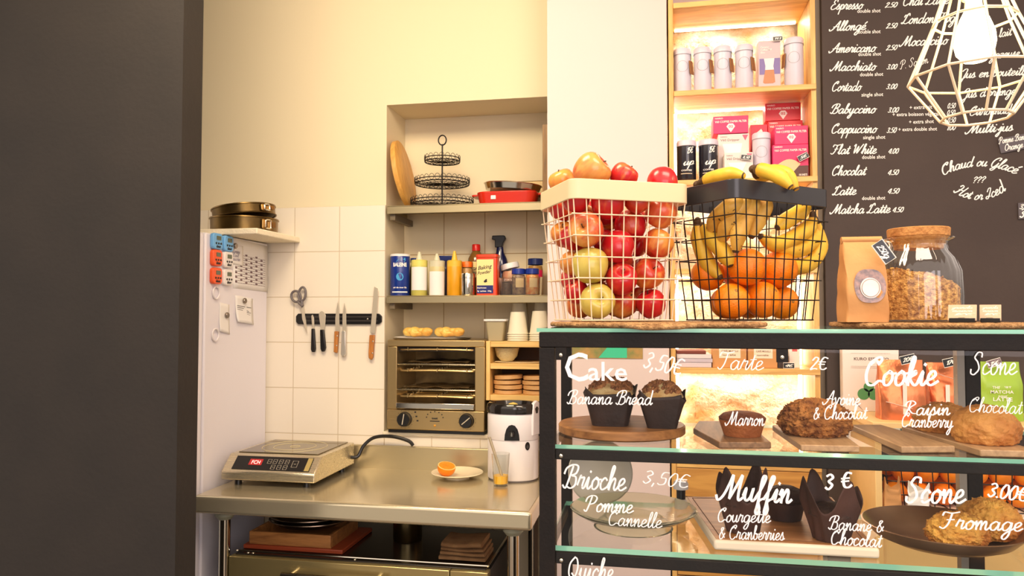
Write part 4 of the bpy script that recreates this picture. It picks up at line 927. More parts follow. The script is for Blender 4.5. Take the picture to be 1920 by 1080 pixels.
o = MB().grid(lambda u, v: ((u-.5)*.222, (v-.5)*.2, .0005+.004*(2*u-1)**2), 10, 4).obj('paper_sheet', plain(226, 200, 150, .8)); o.location = (-.545, 3.2, 1.3665); s_ = o.modifiers.new('thickness', 'SOLIDIFY'); s_.thickness = .0008; s_.offset = 1
tag(o, 'curled brown paper sheet under the dotted bowl in the cubby', 'paper')
o = thing('plastic_tub', 'translucent square plastic tub with a white lid on the cubby', 'tub', (P(931, 636, 3.135).x, 3.135, 1.459))
MB().prism(rrect(.062, .062, .008), .0005, .082, scale1=1.32).obj('tub', mat('frosted_tub', S(214, 200, 160), .35, trans=.4), o)
MB().prism(rrect(.098, .092, .01), .083, .092).obj('lid', WHITEP, o, bevel=.002)
CUPM = mat('paper_cup', S(240, 232, 206), .6)
def cupstack(px, Y, n, label, ztop):
    x = P(px, 636, Y).x; t = None
    for i in range(n):
        q = i*.0095; hh = ztop
        o = MB().lathe([(.0429, 0), (.0455, .0005), (.0455, .0045), (.0425, .005), (.0305, hh), (.0, hh), (0, hh-.003), (.0300, hh-.003), (.0425, .003)], 36).obj('paper_cup', CUPM)
        o.location = (x, Y, 1.4592+q)
        tag(o, label % ('topmost', 'second', 'third', 'fourth')[n-1-i] if n-1-i < 4 else label % 'lowest', 'cup', 'upturned paper cups on the cubby')
cupstack(971, 3.135, 4, 'white upturned paper cup, %s of the stack beside the plastic tub', .094)
cupstack(1012, 3.135, 4, 'white upturned paper cup, %s of the front stack against the pillar', .098)
cupstack(974, 3.25, 4, 'white upturned paper cup, %s of the rear stack behind the tub stack', .132)
cupstack(1016, 3.25, 4, 'white upturned paper cup, %s of the rear stack at the pillar', .134)
# ================================================================ coffee shelves beside the pillar
from mathutils import noise
SX0, SX1, SF, SB = .068, .592, 2.835, 3.09
STONE = mat('lit_stone', S(240, 232, 214), .85, bump=1, bscale=80, col2=S(206, 168, 112), vscale=9, detail=10)
def st_(u, v):
    x, z = SX0-.02+(SX1-SX0+.04)*u, .9+1.9*v
    q = noise.fractal(Vector((x*9, 3.1, z*9)), 1.0, 2.2, 5)*.02+noise.noise(Vector((x*60, 1, z*60)))*.004
    return (x, SB+.012-q, z)
struct(MB().grid(st_, 70, 240).obj('wall_stone', STONE, ang=80))
struct(MB().bb((.06, 3.125, 0), (2.4, 3.45, 3.3)).obj('wall_behind_shelves', PAINTP))
un_ = thing('shelving_unit', 'tall light oak shelving unit built in beside the white pillar', 'shelves', (.32, 2.96, 0))
SZ = [2.406, 2.07, 1.74, 1.374, 1.03]
for x in (SX0, SX1-.018): part(MB().bb((x, SF+.004, 0), (x+.018, SB-.012, 3.0)), 'side_panel', OAKZ, un_, bevel=.0015)
for z in SZ+[2.74]:
    part(MB().bb((SX0+.0185, SF-.006, z-.02), (SX1-.0185+(.017 if z < 2.5 else 0), SF+.003, z)).bb((SX0+.0185, SF+.003, z-.02), (SX1-.0185, SB-.014, z)), 'shelf_board', OAK, un_, bevel=.0015)
LED = glow('led_strip', S(255, 242, 222), 7)
for z in SZ[:4]+[2.74]:
    part(MB().bb((SX0+.03, SB-.045, z-.026), (SX1-.03, SB-.03, z-.0205)), 'light_strip', LED, un_)
for za, zb_ in ((SZ[3]+.004, SZ[2]-.03), (SZ[4]+.004, SZ[3]-.03), (SZ[1]+.004, SZ[0]-.03)):
    for x in (SX0+.024, SX1-.036): part(MB().bb((x, SB-.045, za), (x+.012, SB-.03, zb_)), 'light_strip', LED, un_)
for i, (za, zb_) in enumerate(((.905, 1.008), (.62, .90), (.33, .615))):
    d_ = part(MB().bb((SX0+.019, SF-.004, za), (SX1-.019, SF+.014, zb_)), 'drawer_front', wood('amber_oak', S(214, 158, 78), S(168, 108, 40), 'X', 4), un_, bevel=.002)
def led_area(z, e):
    l = bpy.data.lights.new('led_glow', 'AREA'); l.shape = 'RECTANGLE'; l.size = .44; l.size_y = .02; l.energy = e; l.color = S(255, 242, 224)[:3]
    o = bpy.data.objects.new('led_glow', l); COL.objects.link(o); o.location = (.32, SB-.05, z-.028); o.rotation_euler = (R(-12), 0, 0)
for z in SZ[:4]+[2.74]: led_area(z, 1.0)

TINW = mat('white_tin', S(214, 208, 222), .35)
def tin(px, Y, z, r, h, label, body=None, tagc=True, lidh=.024, text=None, name='coffee_tin', grp='white tins on the top coffee shelf', ty=0):
    x = P(px, 300, Y).x
    t = thing(name, label, 'tin', (x, Y, z+.0004), group=grp)
    MB().lathe([(0, 0), (r-.001, 0), (r, .0015), (r, h-lidh-.001), (0, h-lidh-.001)], 36).obj('can', body or TINW, t)
    MB().lathe([(r-.002, h-lidh), (r+.0012, h-lidh), (r+.0012, h-.006), (r-.002, h-.001), (r*.8, h), (0, h)], 36).obj('lid', TINW, t)
    MB().lathe([(r+.0016, h-lidh-.002), (r+.0016, h-lidh)], 36).obj('lid_rim', plain(150, 138, 144, .5), t)
    a = atan2(-Y, -x)+.0
    if text is None:
        mb = MB(); n = 28
        for i in range(n):
            t0, t1 = i*2*pi/n, (i+1)*2*pi/n
            q = [(rr, tt) for rr, tt in ((.0215, t0), (.0205, t0), (.0205, t1), (.0215, t1))]
            mb.add([((r+.0006)*cos(a+rr*cos(tt)/r), (r+.0006)*sin(a+rr*cos(tt)/r), h*.58+rr*sin(tt)) for rr, tt in q], [(0, 1, 2, 3)])
        mb.obj('round_emblem', plain(150, 132, 130, .6), t)
    else:
        mb = MB(); wrap(mb, script(text, .12), r, h*.38, .014, r*1.5, a, tilt=.12); wrap(mb, printed('COFFEE', .02), r, h*.24, .006, r*1.1, a); wrap(mb, script('15€', .14), r, h*.67, .014, .024, a+.35, tilt=.2); mb.obj('lettering', INK, t)
        mb = MB(); band(mb, r, h*.17, h*.19, a-.6, a+.6, .0006); mb.obj('label_line', plain(200, 180, 150, .5), t)
    if tagc:
        b = a+1.0*tagc; d = Vector((cos(b), sin(b), 0))*(r+.004); tn = Vector((-sin(b), cos(b), 0))
        c = MB().tube([d+Vector((0, 0, h-lidh)), d+Vector((0, 0, h*.72))], .0008, 4).obj('cord', BLACKP, t)
        MB().box((0, 0, 0), (.0035, .022, .052), M=Matrix.Translation(d*1.06+Vector((0, 0, h*.55))) @ Matrix.Rotation(b, 4, 'Z') @ Matrix.Rotation(R(-6), 4, 'Y')).obj('tag', plain(150, 96, 48, .6), c, bevel=.001)
    return t
for i, (px, l) in enumerate(((1281, 'white coffee tin at the pillar end of the top shelf'), (1319, 'second white coffee tin from the pillar on the top shelf'), (1357, 'third white coffee tin from the pillar on the top shelf'), (1397, 'white coffee tin next to the coffee grinder box'))):
    tin(px, 2.885, SZ[0], .0325, .172, l, tagc=1)
tin(1491, 2.885, SZ[0], .034, .186, 'white coffee tin with a wooden tag, between the grinder box and the shelf end', tagc=-1.1)
def boxat(name, label, cat, px0, px1, z0, z1, Y, dep, m, grp=None, rz=0):
    xa, xb = P(px0, 300 if z0 > 1.5 else 700, Y).x, P(px1, 300 if z0 > 1.5 else 700, Y).x
    t = thing(name, label, cat, ((xa+xb)/2, Y+dep/2, z0+.0004), rz, group=grp)
    MB().box((0, 0, (z1-z0-.001)/2), (xb-xa, dep, z1-z0-.001)).obj('box', m, t, bevel=.0012)
    return t, xb-xa, dep, z1-z0
def face_text(t, items, w, dep, m=INK, name='lettering', off=.0008):
    """Lettering on the front of a box: (text, x0, z, width, height, kind) with x0 from the box's left edge."""
    mb = MB()
    for s, x0, z, wd, h, kind in items:
        ink(mb, printed(s, .02) if kind == 'p' else script(s, .13), (-w/2+x0, -dep/2-off, z), (1, 0, 0), (0, 0, 1), wd, h)
    return mb.obj(name, m, t)
def face_poly(t, name, pts, w, dep, m, off=.0006):
    mb = MB().add([(-w/2+x, -dep/2-off, z) for x, z in pts], [tuple(range(len(pts)))]); return mb.obj(name, m, t)
g, w_, d_, h_ = boxat('coffee_grinder_box', 'tall printed box with a picture of a wood and white coffee grinder', 'box', 1424, 1466, SZ[0], SZ[0]+.186, 2.88, .08, plain(206, 184, 188, .5))
face_poly(g, 'lilac_field', [(0.004, .058), (w_-.002, .058), (w_-.002, .118), (.004, .118)], w_, d_, plain(128, 112, 168, .5))
face_poly(g, 'grinder_picture', [(.02, .118), (w_-.022, .118), (w_-.026, .088), (w_-.024, .075), (.024, .075), (.025, .09)], w_, d_, plain(236, 226, 226, .5), .0010)
face_poly(g, 'grinder_wood_picture', [(.024, .0745), (w_-.024, .0745), (w_-.02, .028), (w_-.028, .024), (.022, .024), (.016, .028)], w_, d_, plain(190, 128, 88, .5), .0010)
face_text(g, (('Ceramic', .008, .158, .03, .007, 'p'), ('Coffee Mill', .008, .148, .04, .007, 'p'), ('Slim', .008, .138, .016, .007, 'p')), w_, d_)
def price_tag(name, label, p, w, h, txt, rx=0, ry=0, rz=0, bg=None, grp='small price tags'):
    t = thing(name, label, 'price tag', p, group=grp, rot=(rx, ry, rz))
    MB().box((0, 0, 0), (w, .0016, h)).obj('card', bg or BLACKP, t)
    mb = MB(); mb.tube([(-w/2, -.0008, -h/2), (w/2, -.0008, -h/2), (w/2, -.0008, h/2), (-w/2, -.0008, h/2)], .0011, 4, closed=True); mb.obj('white_border', INK, t)
    mb = MB(); ink(mb, script(txt, .15), (-w*.36, -.0014, -h*.22), (1, 0, 0), (0, 0, 1), w*.66, h*.3); mb.obj('lettering', INK, t)
    return t
pt = P(1458, 60, 2.872)
price_tag('price_tag', 'small black price tag clipped on top of the coffee grinder box', (pt.x, 2.872, SZ[0]+.188), .034, .016, '99.9')
# second shelf
MAG, REDB = plain(226, 18, 96, .4), plain(206, 26, 44, .4)
def filterbox(label, px0, px1, z0, z1, Y, m, dep=.064, pic=False):
    t, w, d, h = boxat('paper_filter_box', label, 'box', px0, px1, z0, z1, Y, dep, m, 'pink and red paper filter boxes')
    k = w/.13
    face_text(t, (('HARIO', .006*k, h-.012, .03*k, .006, 'p'), ('V60 COFFEE PAPER FILTER', .006*k, h-.026, w-.012*k, .008, 'p')), w, d)
    if not pic:
        c = w*.5; r = min(.016, h*.26)
        mb = MB(); mb.add([(-w/2+c+x, -d/2-.0008, h*.32+z) for x, z in ((-r, r*.3), (-r*.5, r), (r*.5, r), (r, r*.3), (0, -r*1.1))], [(0, 1, 2, 3, 4)]); e = mb.obj('cone_emblem', INK, t)
        mb = MB(); ink(mb, printed('02', .03), (-w/2+c-r*.5, -d/2-.0014, h*.32), (1, 0, 0), (0, 0, 1), r, r*.6); mb.obj('lettering', m, e)
    return t, w, d, h
filterbox('magenta paper filter box lying on the tall white dripper box', 1338, 1404, 2.2585, 2.326, 2.92, MAG, .10)
filterbox('red paper filter box on top of the rear stack at the shelf end', 1436, 1503, 2.3125, 2.381, 2.975, REDB)
filterbox('red paper filter box second from the top of the rear stack', 1441, 1506, 2.2445, 2.312, 2.975, REDB)
o, *_ = boxat('paper_filter_box', 'plain red box standing lowest in the rear stack', 'box', 1441, 1506, 2.0705, 2.244, 2.975, .064, REDB, 'pink and red paper filter boxes')
filterbox('magenta paper filter box on top of the box with the paper cone picture', 1453, 1516, 2.1965, 2.266, 2.872, MAG, .08)
t, w, d, h = filterbox('magenta box with a picture of a cone paper filter, lowest in front', 1449, 1516, 2.0705, 2.196, 2.866, MAG, .09, True)
face_poly(t, 'dark_field', [(.001, .001), (w-.001, .001), (w-.001, .045), (.001, .045)], w, d, plain(86, 50, 40, .5), .0005)
face_poly(t, 'filter_picture', [(w*.14, .052)]+[(w*.14+w*.64*i/8, .052+.018*sin(pi*i/8)) for i in range(1, 8)]+[(w*.78, .052), (w*.46, .006)], w, d, plain(236, 196, 150, .6), .0010)
face_text(t, (('100 SHEETS', w*.72, .008, w*.24, .007, 'p'),), w, d)
t, w, d, h = boxat('paper_filter_box', 'small red box standing on end behind the single white tin', 'box', 1408, 1440, 2.0705, 2.304, 2.985, .058, plain(206, 22, 60, .4), 'pink and red paper filter boxes')
face_poly(t, 'cone_emblem', [(w*.3, h-.035), (w*.62, h-.018), (w*.7, h-.026), (w*.7, h-.046), (w*.62, h-.054)], w, d, INK)
def dripper(label, px0, px1, z1, Y, dep):
    t, w, d, h = boxat('dripper_box', label, 'box', px0, px1, 2.0705, z1, Y, dep, plain(226, 212, 206, .5), 'white dripper boxes')
    face_text(t, (('V60 Dripper', .008, h-.028, w*.62, .009, 'p'), ('HARIO', .008, h-.014, w*.22, .005, 'p')), w, d, plain(150, 128, 124, .6))
    face_poly(t, 'dripper_picture', [(w*.14, h-.038), (w*.78, h-.038), (w*.62, h*.3), (w*.56, h*.16), (w*.36, h*.16), (w*.3, h*.3)], w, d, plain(244, 238, 236, .5))
    e = face_poly(t, 'pink_emblem', [(w*.78, h-.006), (w*.97, h-.006), (w*.875, h-.028)], w, d, plain(228, 90, 120, .5))
    return t
dripper('tall white dripper box under the magenta filter box', 1347, 1405, 2.258, 2.925, .09)
dripper('shorter white dripper box standing in front of the tall one', 1358, 1412, 2.172, 2.86, .06)
BLK = mat('black_coffee_tin', S(36, 32, 40), .18, coat=.4)
for px, l in ((1287, 'black coffee tin with a white lid, beside the pillar'), (1328, 'black coffee tin with a white lid, beside the dripper boxes')):
    tin(px, 2.89, SZ[1], .036, .158, l, body=BLK, tagc=0, lidh=.022, text='Dup', grp='black tins on the second coffee shelf')
tin(1428, 2.9, SZ[1], .0325, .178, 'single white coffee tin on the second shelf, before the red boxes', tagc=0, grp='white tin')
p_ = P(1399, 295, 2.852); price_tag('price_tag', 'tilted black price tag before the shorter dripper box', (p_.x, 2.852, p_.z), .036, .018, '8,50', ry=R(8))
p_ = P(1506, 294, 2.852); price_tag('price_tag', 'tilted black price tag on the paper cone picture', (p_.x, 2.852, p_.z), .038, .02, '5€', ry=R(-26))
# lower shelf, seen through the glass case: books and kraft pouches
for i, (c_, h, l, dw) in enumerate((((206, 196, 206), .018, 'pale magazine, bottom of the book pile on the lower oak shelf', 0), ((196, 186, 200), .014, 'grey magazine, second from the bottom of the book pile', .004), ((222, 214, 216), .016, 'white magazine, third in the book pile', .0), ((120, 50, 34), .012, 'red-brown book on top of the pile', -.02))):
    zz = SZ[3]+[0, .0185, .033, .0495][i]
    xa, xb = P(1269, 680, 2.86).x, P(1334+dw*500, 680, 2.86).x
    o = MB().box(((xa+xb)/2, 2.94, zz+h/2+.0003), (xb-xa, .16, h-.0006)).obj('book', plain(*c_, rough=.6), bevel=.001); tag(o, l, 'book', 'books on the lower oak shelf')
for px0, px1, l in ((1336, 1399, 'kraft pouch with a white label next to the books'), (1403, 1458, 'kraft pouch with a white label, farther from the books')):
    t, w, d, h = boxat('kraft_pouch', l, 'pouch', px0, px1, SZ[3], SZ[3]+.13, 2.87, .06, plain(204, 146, 86, .7), 'kraft pouches on the lower oak shelf')
    face_poly(t, 'label', [(w*.2, .035), (w*.84, .035), (w*.84, .12), (w*.2, .12)], w, d, plain(240, 222, 196, .6))
    face_text(t, (('CAFE MOULU', w*.27, .058, w*.5, .007, 'p'), ('torréfié', w*.3, .044, w*.4, .006, 'p')), w, d, plain(150, 110, 80, .6), off=.0014)
t, w, d, h = boxat('tea_box', 'dark box at the shelf end with a white circle', 'box', 1459, 1478, SZ[3], SZ[3]+.06, 2.87, .06, plain(60, 44, 40, .5))
o, *_ = boxat('tea_box', 'white box with a red square at the shelf end', 'box', 1480, 1500, SZ[3], SZ[3]+.12, 2.9, .06, plain(238, 226, 216, .5))
face_poly(o, 'red_square', [(.012, .06), (.03, .06), (.03, .085), (.012, .085)], .04, .06, plain(206, 70, 50, .5))
p_ = P(1479, 680, 2.845); price_tag('price_tag', 'small black price tag before the dark box on the lower oak shelf', (p_.x, 2.845, SZ[3]+.012), .038, .02, '4€')

# ================================================================ menu wall
BY = 2.83
BOARD = mat('dark_brown_board_paint', S(68, 54, 47), .7, bump=.08, bscale=60, col2=S(62, 48, 42), vscale=4)
mbd = thing('menu_board', 'dark brown wall-high menu board lettered in white script', 'menu board', (1.4, 2.9, 0))
part(MB().bb((.612, BY, 0), (2.4, 3.12, 3.3)), 'board', BOARD, mbd)
part(MB().bb((.593, BY+.03, 0), (.6115, 3.12, 3.3)), 'board_edge', plain(132, 118, 100, .6), mbd)
def menu(s, x0, y0, x1, y1, h, kind='s', wt=.13, arc=0):
    a = P(x0, y0, BY-.0012); b = P(x1, y1, BY-.0012); u = b-a; L = u.length; u.normalize()
    up = Vector((-u.z, 0, u.x))
    hz = (P(x0, y0-h, BY)-P(x0, y0, BY)).length
    mb = MB()
    if arc:
        ink(mb, script(s, wt), (a+b)/2, u, up, L, hz, arc=arc, center=True)
    else: ink(mb, script(s, wt) if kind == 's' else printed(s, .015), a, u, up, L, hz)
    part(mb, 'lettering', INK, mbd)
T1 = [('Espresso',1557,18,1616,17,9,'double shot',1607,24,1651,'2.50',1659,14,1681),('Allongé',1557,58,1622,56,9,'double shot',1608,63,1651,'2.50',1661,53,1681),
 ('Americano',1556,99,1640,97,9,'double shot',1609,105,1652,'2.50',1661,94,1681),('Macchiato',1558,133,1640,132,9,'double shot',1612,143,1656,'3.00',1662,130,1681),
 ('Cortado',1559,171,1613,170,9,'single shot',1615,181,1656,'3.00',1661,167,1681),('Babyccino',1557,213,1640,212,9,None,0,0,0,'3.00',1664,211,1684),
 ('Cappuccino',1558,250,1642,249,9,'single shot',1618,261,1660,'3.50',1662,249,1680),('Flat White',1558,289,1642,288,9,'double shot',1616,298,1660,'4.00',1665,288,1684),
 ('Chocolat',1559,329,1622,328,9,None,0,0,0,'4.50',1664,328,1684),('Latte',1561,366,1604,365,9,'double shot',1616,375,1660,'4.50',1664,363,1685),
 ('Matcha Latte',1558,401,1668,399,9,None,0,0,0,'4.50',1673,398,1693)]
for n_, x0, y0, x1, y1, h, s2, sx0, sy_, sx1, pr, px_, py_, px1_ in T1:
    menu(n_, x0, y0, x1, y1, h)
    if s2: menu(s2, sx0, sy_, sx1, sy_-1, 7, 'p')
    menu(pr, px_, py_, px1_, py_-.6, 6, 's', .14)
for s, x0, y0, x1, y1, h in (('Chaï Latte',1692,11,1778,7,9.5),('London Fog',1690,45,1790,41,9.5),('Mocaccino',1688,87,1775,83,9.5),('Eau gazeuse',1820,113,1911,106,8.5),('Jus en bouteille',1800,147,1928,140,8.5),
    ('Jus d\'orange',1805,184,1903,177,8.5),('Citronnade',1817,217,1902,212,8.5),('Multi-jus',1812,251,1898,245,9),('lait',1873,70,1896,66,8)): menu(s, x0, y0, x1, y1, h)
menu('P. Savon', 1688, 130, 1740, 118, 8, 's', .08)
for s, x0, y0, x1, pr, q0, q1 in (('+ extra lait',1705,205,1748,'0.50',1776,1791),('+ extra boisson végétale',1673,218,1765,'0.50',1775,1790),('+ extra shot',1704,232,1751,'0.50',1776,1791),('+ extra double shot',1684,246,1757,'1.00',1774,1791)):
    menu(s, x0, y0, x1, y0-1.5, 7, 'p'); menu(pr, q0, y0-2, q1, y0-2.6, 6, 's', .14)
menu('Chaud ou Glacé', 1768, 313, 1903, 310, 9, 's', .13, arc=.03)
menu('???', 1823, 343, 1846, 342, 7)
menu('Hot or Iced', 1788, 376, 1886, 373, 8.5, 's', .13, arc=-.03)
def slate(label, pts, lines, m):
    q = [P(x, y, BY-.002) for x, y in pts]; c = sum(q, Vector())/4
    t = thing('slate_label', label, 'label', c, group='small slates on the menu board')
    mb = MB(); mb.add([p-c for p in q]+[p-c+Vector((0, -.004, 0)) for p in q], [(0, 1, 2, 3), (7, 6, 5, 4), (0, 4, 5, 1), (1, 5, 6, 2), (2, 6, 7, 3), (3, 7, 4, 0)]); mb.obj('plate', m, t)
    mb = MB()
    for s, x0, y0, x1, y1, h in lines:
        a = P(x0, y0, BY-.0072); b = P(x1, y1, BY-.0072); u = (b-a); L = u.length; u.normalize(); ink(mb, script(s, .14), a-c, u, (-u.z, 0, u.x), L, h*.0019)
    mb.obj('lettering', INK, t); return t
SLT = plain(92, 84, 88, .6)
slate('tilted grey slate with handwriting, under the juice list', [(1876, 288), (1870, 262), (1934, 248), (1940, 275)], [('Pomme Banane', 1873, 270, 1934, 259, 6), ('Orange', 1884, 283, 1918, 276, 6)], SLT)
slate('grey slate with a large handwritten 3 beside the hot or iced line', [(1909, 411), (1908, 381), (1935, 379), (1936, 409)], [('3', 1911, 408, 1921, 407, 10), ('3', 1911, 392, 1918, 391, 5)], SLT)

# ---------------- back counter before the menu wall, with pouches and a basket of oranges
bc = thing('back_counter', 'pale pine back counter before the dark menu board', 'counter', (1.3, 2.65, 0))
part(MB().bb((.672, 2.5, 1.214), (2.3, 2.826, 1.236)), 'worktop', mat('pale_worktop', S(246, 214, 160), .45, col2=S(236, 196, 132), vscale=3), bc, bevel=.002)
part(MB().bb((.68, 2.51, 0), (.70, 2.826, 1.2135)), 'side_panel', mat('pale_side_wood', S(244, 206, 140), .5, col2=S(226, 180, 104), vscale=4), bc, bevel=.002)
part(MB().bb((.7005, 2.51, .94), (2.3, 2.826, .96)), 'shelf_board', plain(240, 226, 206, .5), bc, bevel=.002)
part(MB().bb((.7005, 2.52, 0), (2.3, 2.54, .939)), 'front_panel', plain(232, 192, 124, .5), bc)
part(MB().bb((2.28, 2.51, .961), (2.3, 2.826, 1.2135)), 'side_panel', plain(232, 192, 124, .5), bc)
ZT = 1.2364
def pouch(name, label, px0, px1, zt_, Y, m, dep, grp=None, rz=0, top=.35):
    xa, xb = P(px0, 730, Y).x, P(px1, 730, Y).x; w = xb-xa
    t = thing(name, label, 'pouch', ((xa+xb)/2, Y+dep/2, ZT), rz, group=grp)
    h = zt_-ZT
    def fn(u, v):
        a = 2*pi*u; c, s = cos(a), sin(a); e = .28
        k = 1-(1-.06)*max(0, (v-top)/(1-top))**1.2
        x = abs(c)**e*(1 if c > 0 else -1)*w/2*(1-.02*sin(v*9)); y = abs(s)**(.3+.4*v)*(1 if s > 0 else -1)*dep/2*k
        y += .004*sin(u*30+v*7)*sin(v*8)*k
        return (x, y, h*v)
    mb = MB().grid(fn, 48, 14, cu=True); mb.f.append([i*14 for i in range(48)][::-1]); mb.mi.append(0); mb.f.append([i*14+13 for i in range(48)]); mb.mi.append(0)
    mb.obj('bag', m, t, ang=50)
    return t, w, dep, h
kx0, kx1 = P(1580, 700, 2.77).x, P(1686, 700, 2.77).x; kw = kx1-kx0
t = thing('coffee_packet', 'white coffee packet with clover emblem standing behind the copper pouches', 'packet', ((kx0+kx1)/2, 2.79, ZT))
MB().box((0, 0, .15), (kw, .04, .30)).obj('box', plain(240, 226, 214, .5), t, bevel=.002)
face_text(t, (('KURO ESPRESSO', kw*.2, .176, kw*.62, .010, 'p'),), kw, .04, plain(92, 76, 70, .6))
mb = MB()
for z in (.20, .155, .15): mb.box((0, -.0206, z), (kw*.7, .0006, .0012))
mb.obj('rule_line', plain(200, 180, 160, .6), t)
mb = MB()
for a, rr in ((90, .017), (200, .02), (-20, .02)):
    mb.lathe([(0, 0), (rr, 0)], 20, M=Matrix.Translation((-kw*.04+.018*cos(R(a)), -.0208, .066+.018*sin(R(a)))) @ Matrix.Rotation(pi/2, 4, 'X'))
mb.obj('clover_emblem', plain(84, 150, 92, .5), t)
mb = MB(); mb.tube([(-kw*.42+.02, -.0206, .05), (-kw*.36+.02, -.0206, .025), (-kw*.26+.02, -.0206, .004)], [.001, .005, .001], 6, sc=(1, .2)); mb.obj('purple_leaf', plain(104, 40, 96, .5), t)
COP = mat('copper_foil', S(226, 130, 84), .28, .75, bump=.25, bscale=26)
for px0, px1, zt_, Y, l, s in ((1652, 1740, 1.425, 2.56, 'copper foil coffee pouch with a price tag, before the white packet', '20€'), (1746, 1806, 1.415, 2.60, 'copper foil coffee pouch beside the case post', '17€')):
    t, w, d, h = pouch('coffee_pouch', l, px0, px1, zt_, Y, COP, .085, 'copper pouches on the back counter')
    mb = MB(); mb.box((0, -d/2-.004, h*.36), (.012, .002, h*.52), M=Matrix.Rotation(0, 4, 'Y'))
    for a, b in (((-.055, .02), (.02, .0)), ((-.03, .11), (.03, .09))):
        pa, pb = Vector((a[0], -d/2-.005, h*.2+a[1])), Vector((b[0], -d/2-.005, h*.2+b[1])); mb.tube([pa, pb], .006, 6, sc=(1, .2))
    mb.obj('label', plain(244, 226, 214, .5), t)
    price_tag('price_tag', 'black price tag clipped on the copper pouch %s' % ('before the white packet' if s == '20€' else 'beside the case post'), (t.location.x+.01, Y-.004, zt_+.004), .044, .026, s, ry=R(-14))
GRN = mat('green_pouch', S(162, 196, 62), .35, col2=S(146, 182, 44), vscale=3)
t, w, d, h = pouch('tea_pouch', 'bright green pouch standing on the back counter near the picture edge', 1834, 1922, 1.42, 2.60, GRN, .07, top=.6)
face_text(t, (('THE VERT', w*.3, h*.55, w*.4, .008, 'p'), ('MATCHA', w*.25, h*.47, w*.5, .010, 'p'), ('pour', w*.42, h*.41, w*.2, .007, 'p'), ('LATTE', w*.3, h*.34, w*.42, .012, 'p')), w, d, off=.003)
mb = MB().lathe([(0, 0), (.013, 0)], 20, M=Matrix.Translation((.005, -d/2-.003, h*.13)) @ Matrix.Rotation(pi/2, 4, 'X')); mb.obj('round_emblem', plain(200, 214, 190, .5), t)
price_tag('price_tag', 'pale price tag clipped on the green pouch', (t.location.x-.02, 2.598, 1.418), .042, .022, '15€', ry=R(-18), bg=plain(120, 96, 104, .5))

# ================================================================ pendant lamp
lc = P(1829, 143, 1.55); LZ = lc.z
CAGE = mat('cream_wire_paint', S(246, 226, 190), .4)
la = thing('pendant_lamp', 'cream wire cage pendant lamp with a glowing round bulb', 'lamp', (lc.x, lc.y, LZ))
def ringp(r, z, n=10, a0=.2): return [Vector((r*cos(a0+2*pi*i/n), r*sin(a0+2*pi*i/n), z)) for i in range(n)]
rw, ru, rb_, rt = .115, .070, .060, .03
lv = [(rw, 0.0), (ru, .112), (rt, .26)]
cg = MB()
A, B, Ct, D = ringp(rw, 0), ringp(ru, .108), ringp(rt, .225), ringp(rb_, -.080)
for rg in (A, B, Ct, D): cg.tube(rg, .0026, 6, closed=True)
for i in range(10):
    cg.tube([D[i], A[i]], .0026, 6); cg.tube([A[i], B[i]], .0026, 6); cg.tube([B[i], Ct[i]], .0026, 6)
cg.obj('cage', CAGE, la)
MB().lathe([(.0, .30), (.022, .295), (.024, .27), (.024, .16), (.02, .15), (0, .15)], 28).obj('socket', mat('pale_wood_socket', S(226, 178, 128), .5), la)
MB().tube([(0, 0, .295), (0, 0, 3.3-LZ-.03)], .003, 8).obj('cord', BLACKP, la)
MB().lathe([(.05, 3.3-LZ-.001), (.05, 3.3-LZ-.025), (0, 3.3-LZ-.03)], 28).obj('ceiling_rose', CAGE, la)
MB().lathe([(.013, .149), (.014, .133), (.025, .11), (.0345, .083), (.036, .065), (.032, .045), (.02, .03), (0, .024)], 36).obj('bulb', glow('glowing_bulb', S(255, 226, 160), 14), la)
pl = bpy.data.lights.new('bulb_light', 'POINT'); pl.energy = 5; pl.color = S(255, 206, 140)[:3]; pl.shadow_soft_size = .04
po_ = bpy.data.objects.new('bulb_light', pl); COL.objects.link(po_); po_.location = (lc.x, lc.y-.0, LZ+.06)
# ================================================================ glass display case
CX0, CX1, CF, CB = -.21, 1.25, 1.40, 1.77
TOPZ = 1.537
dc = thing('display_case', 'black-framed glass display case lettered in white, full of cakes', 'display case', (.5, 1.58, 0))
def bar(a, b, name='frame_bar'): return part(MB().bb(a, b), name, BLACKF, dc, bevel=.0015)
for x in (CX0, CX1-.03):
    for y in (CF, CB-.026): bar((x, y, 0), (x+.0295 if y == CF else x+.024, y+(.03 if y == CF else .026), 1.508), 'post')
bar((.655, CB-.026, .88), (.685, CB, 1.508), 'post')
part(MB().bb((.640, CB-.024, .9), (.6545, CB-.002, 1.506)), 'sliding_door_edge', plain(150, 142, 130, .3), dc)
for y in (CF, CB-.026): bar((CX0, y, 1.5085), (CX1, y+.026, TOPZ))
for x in (CX0, CX1-.026): bar((x, CF+.0265, 1.5085), (x+.026, CB-.0265, TOPZ))
for z0, z1 in ((1.298, 1.3175), (1.1045, 1.1255)):
    bar((CX0+.03, CF+.006, z0), (CX1-.0305, CF+.022, z1))
    for x in (CX0+.005, CX1-.02): bar((x, CF+.031, z0), (x+.012, CB-.0265, z1-.004), 'shelf_support')
bar((CX0+.03, CF+.002, .86), (CX1-.0305, CF+.028, .90))
part(MB().bb((CX0+.002, CF+.031, .02), (CX1-.002, CB-.027, .859)), 'base_cabinet', BLACKF, dc)
def glass_sheet(a, b, name):
    mb = MB().bb(a, b); mb.mi = [0, 0, 1, 1, 1, 1]; return part(mb, name, [GLASS, GEDGE], dc, smooth=False)
glass_sheet((CX0-.004, CF-.004, TOPZ+.0005), (CX1+.004, CB+.004, TOPZ+.0075), 'top_glass')
SG1, SG2 = 1.3256, 1.1377
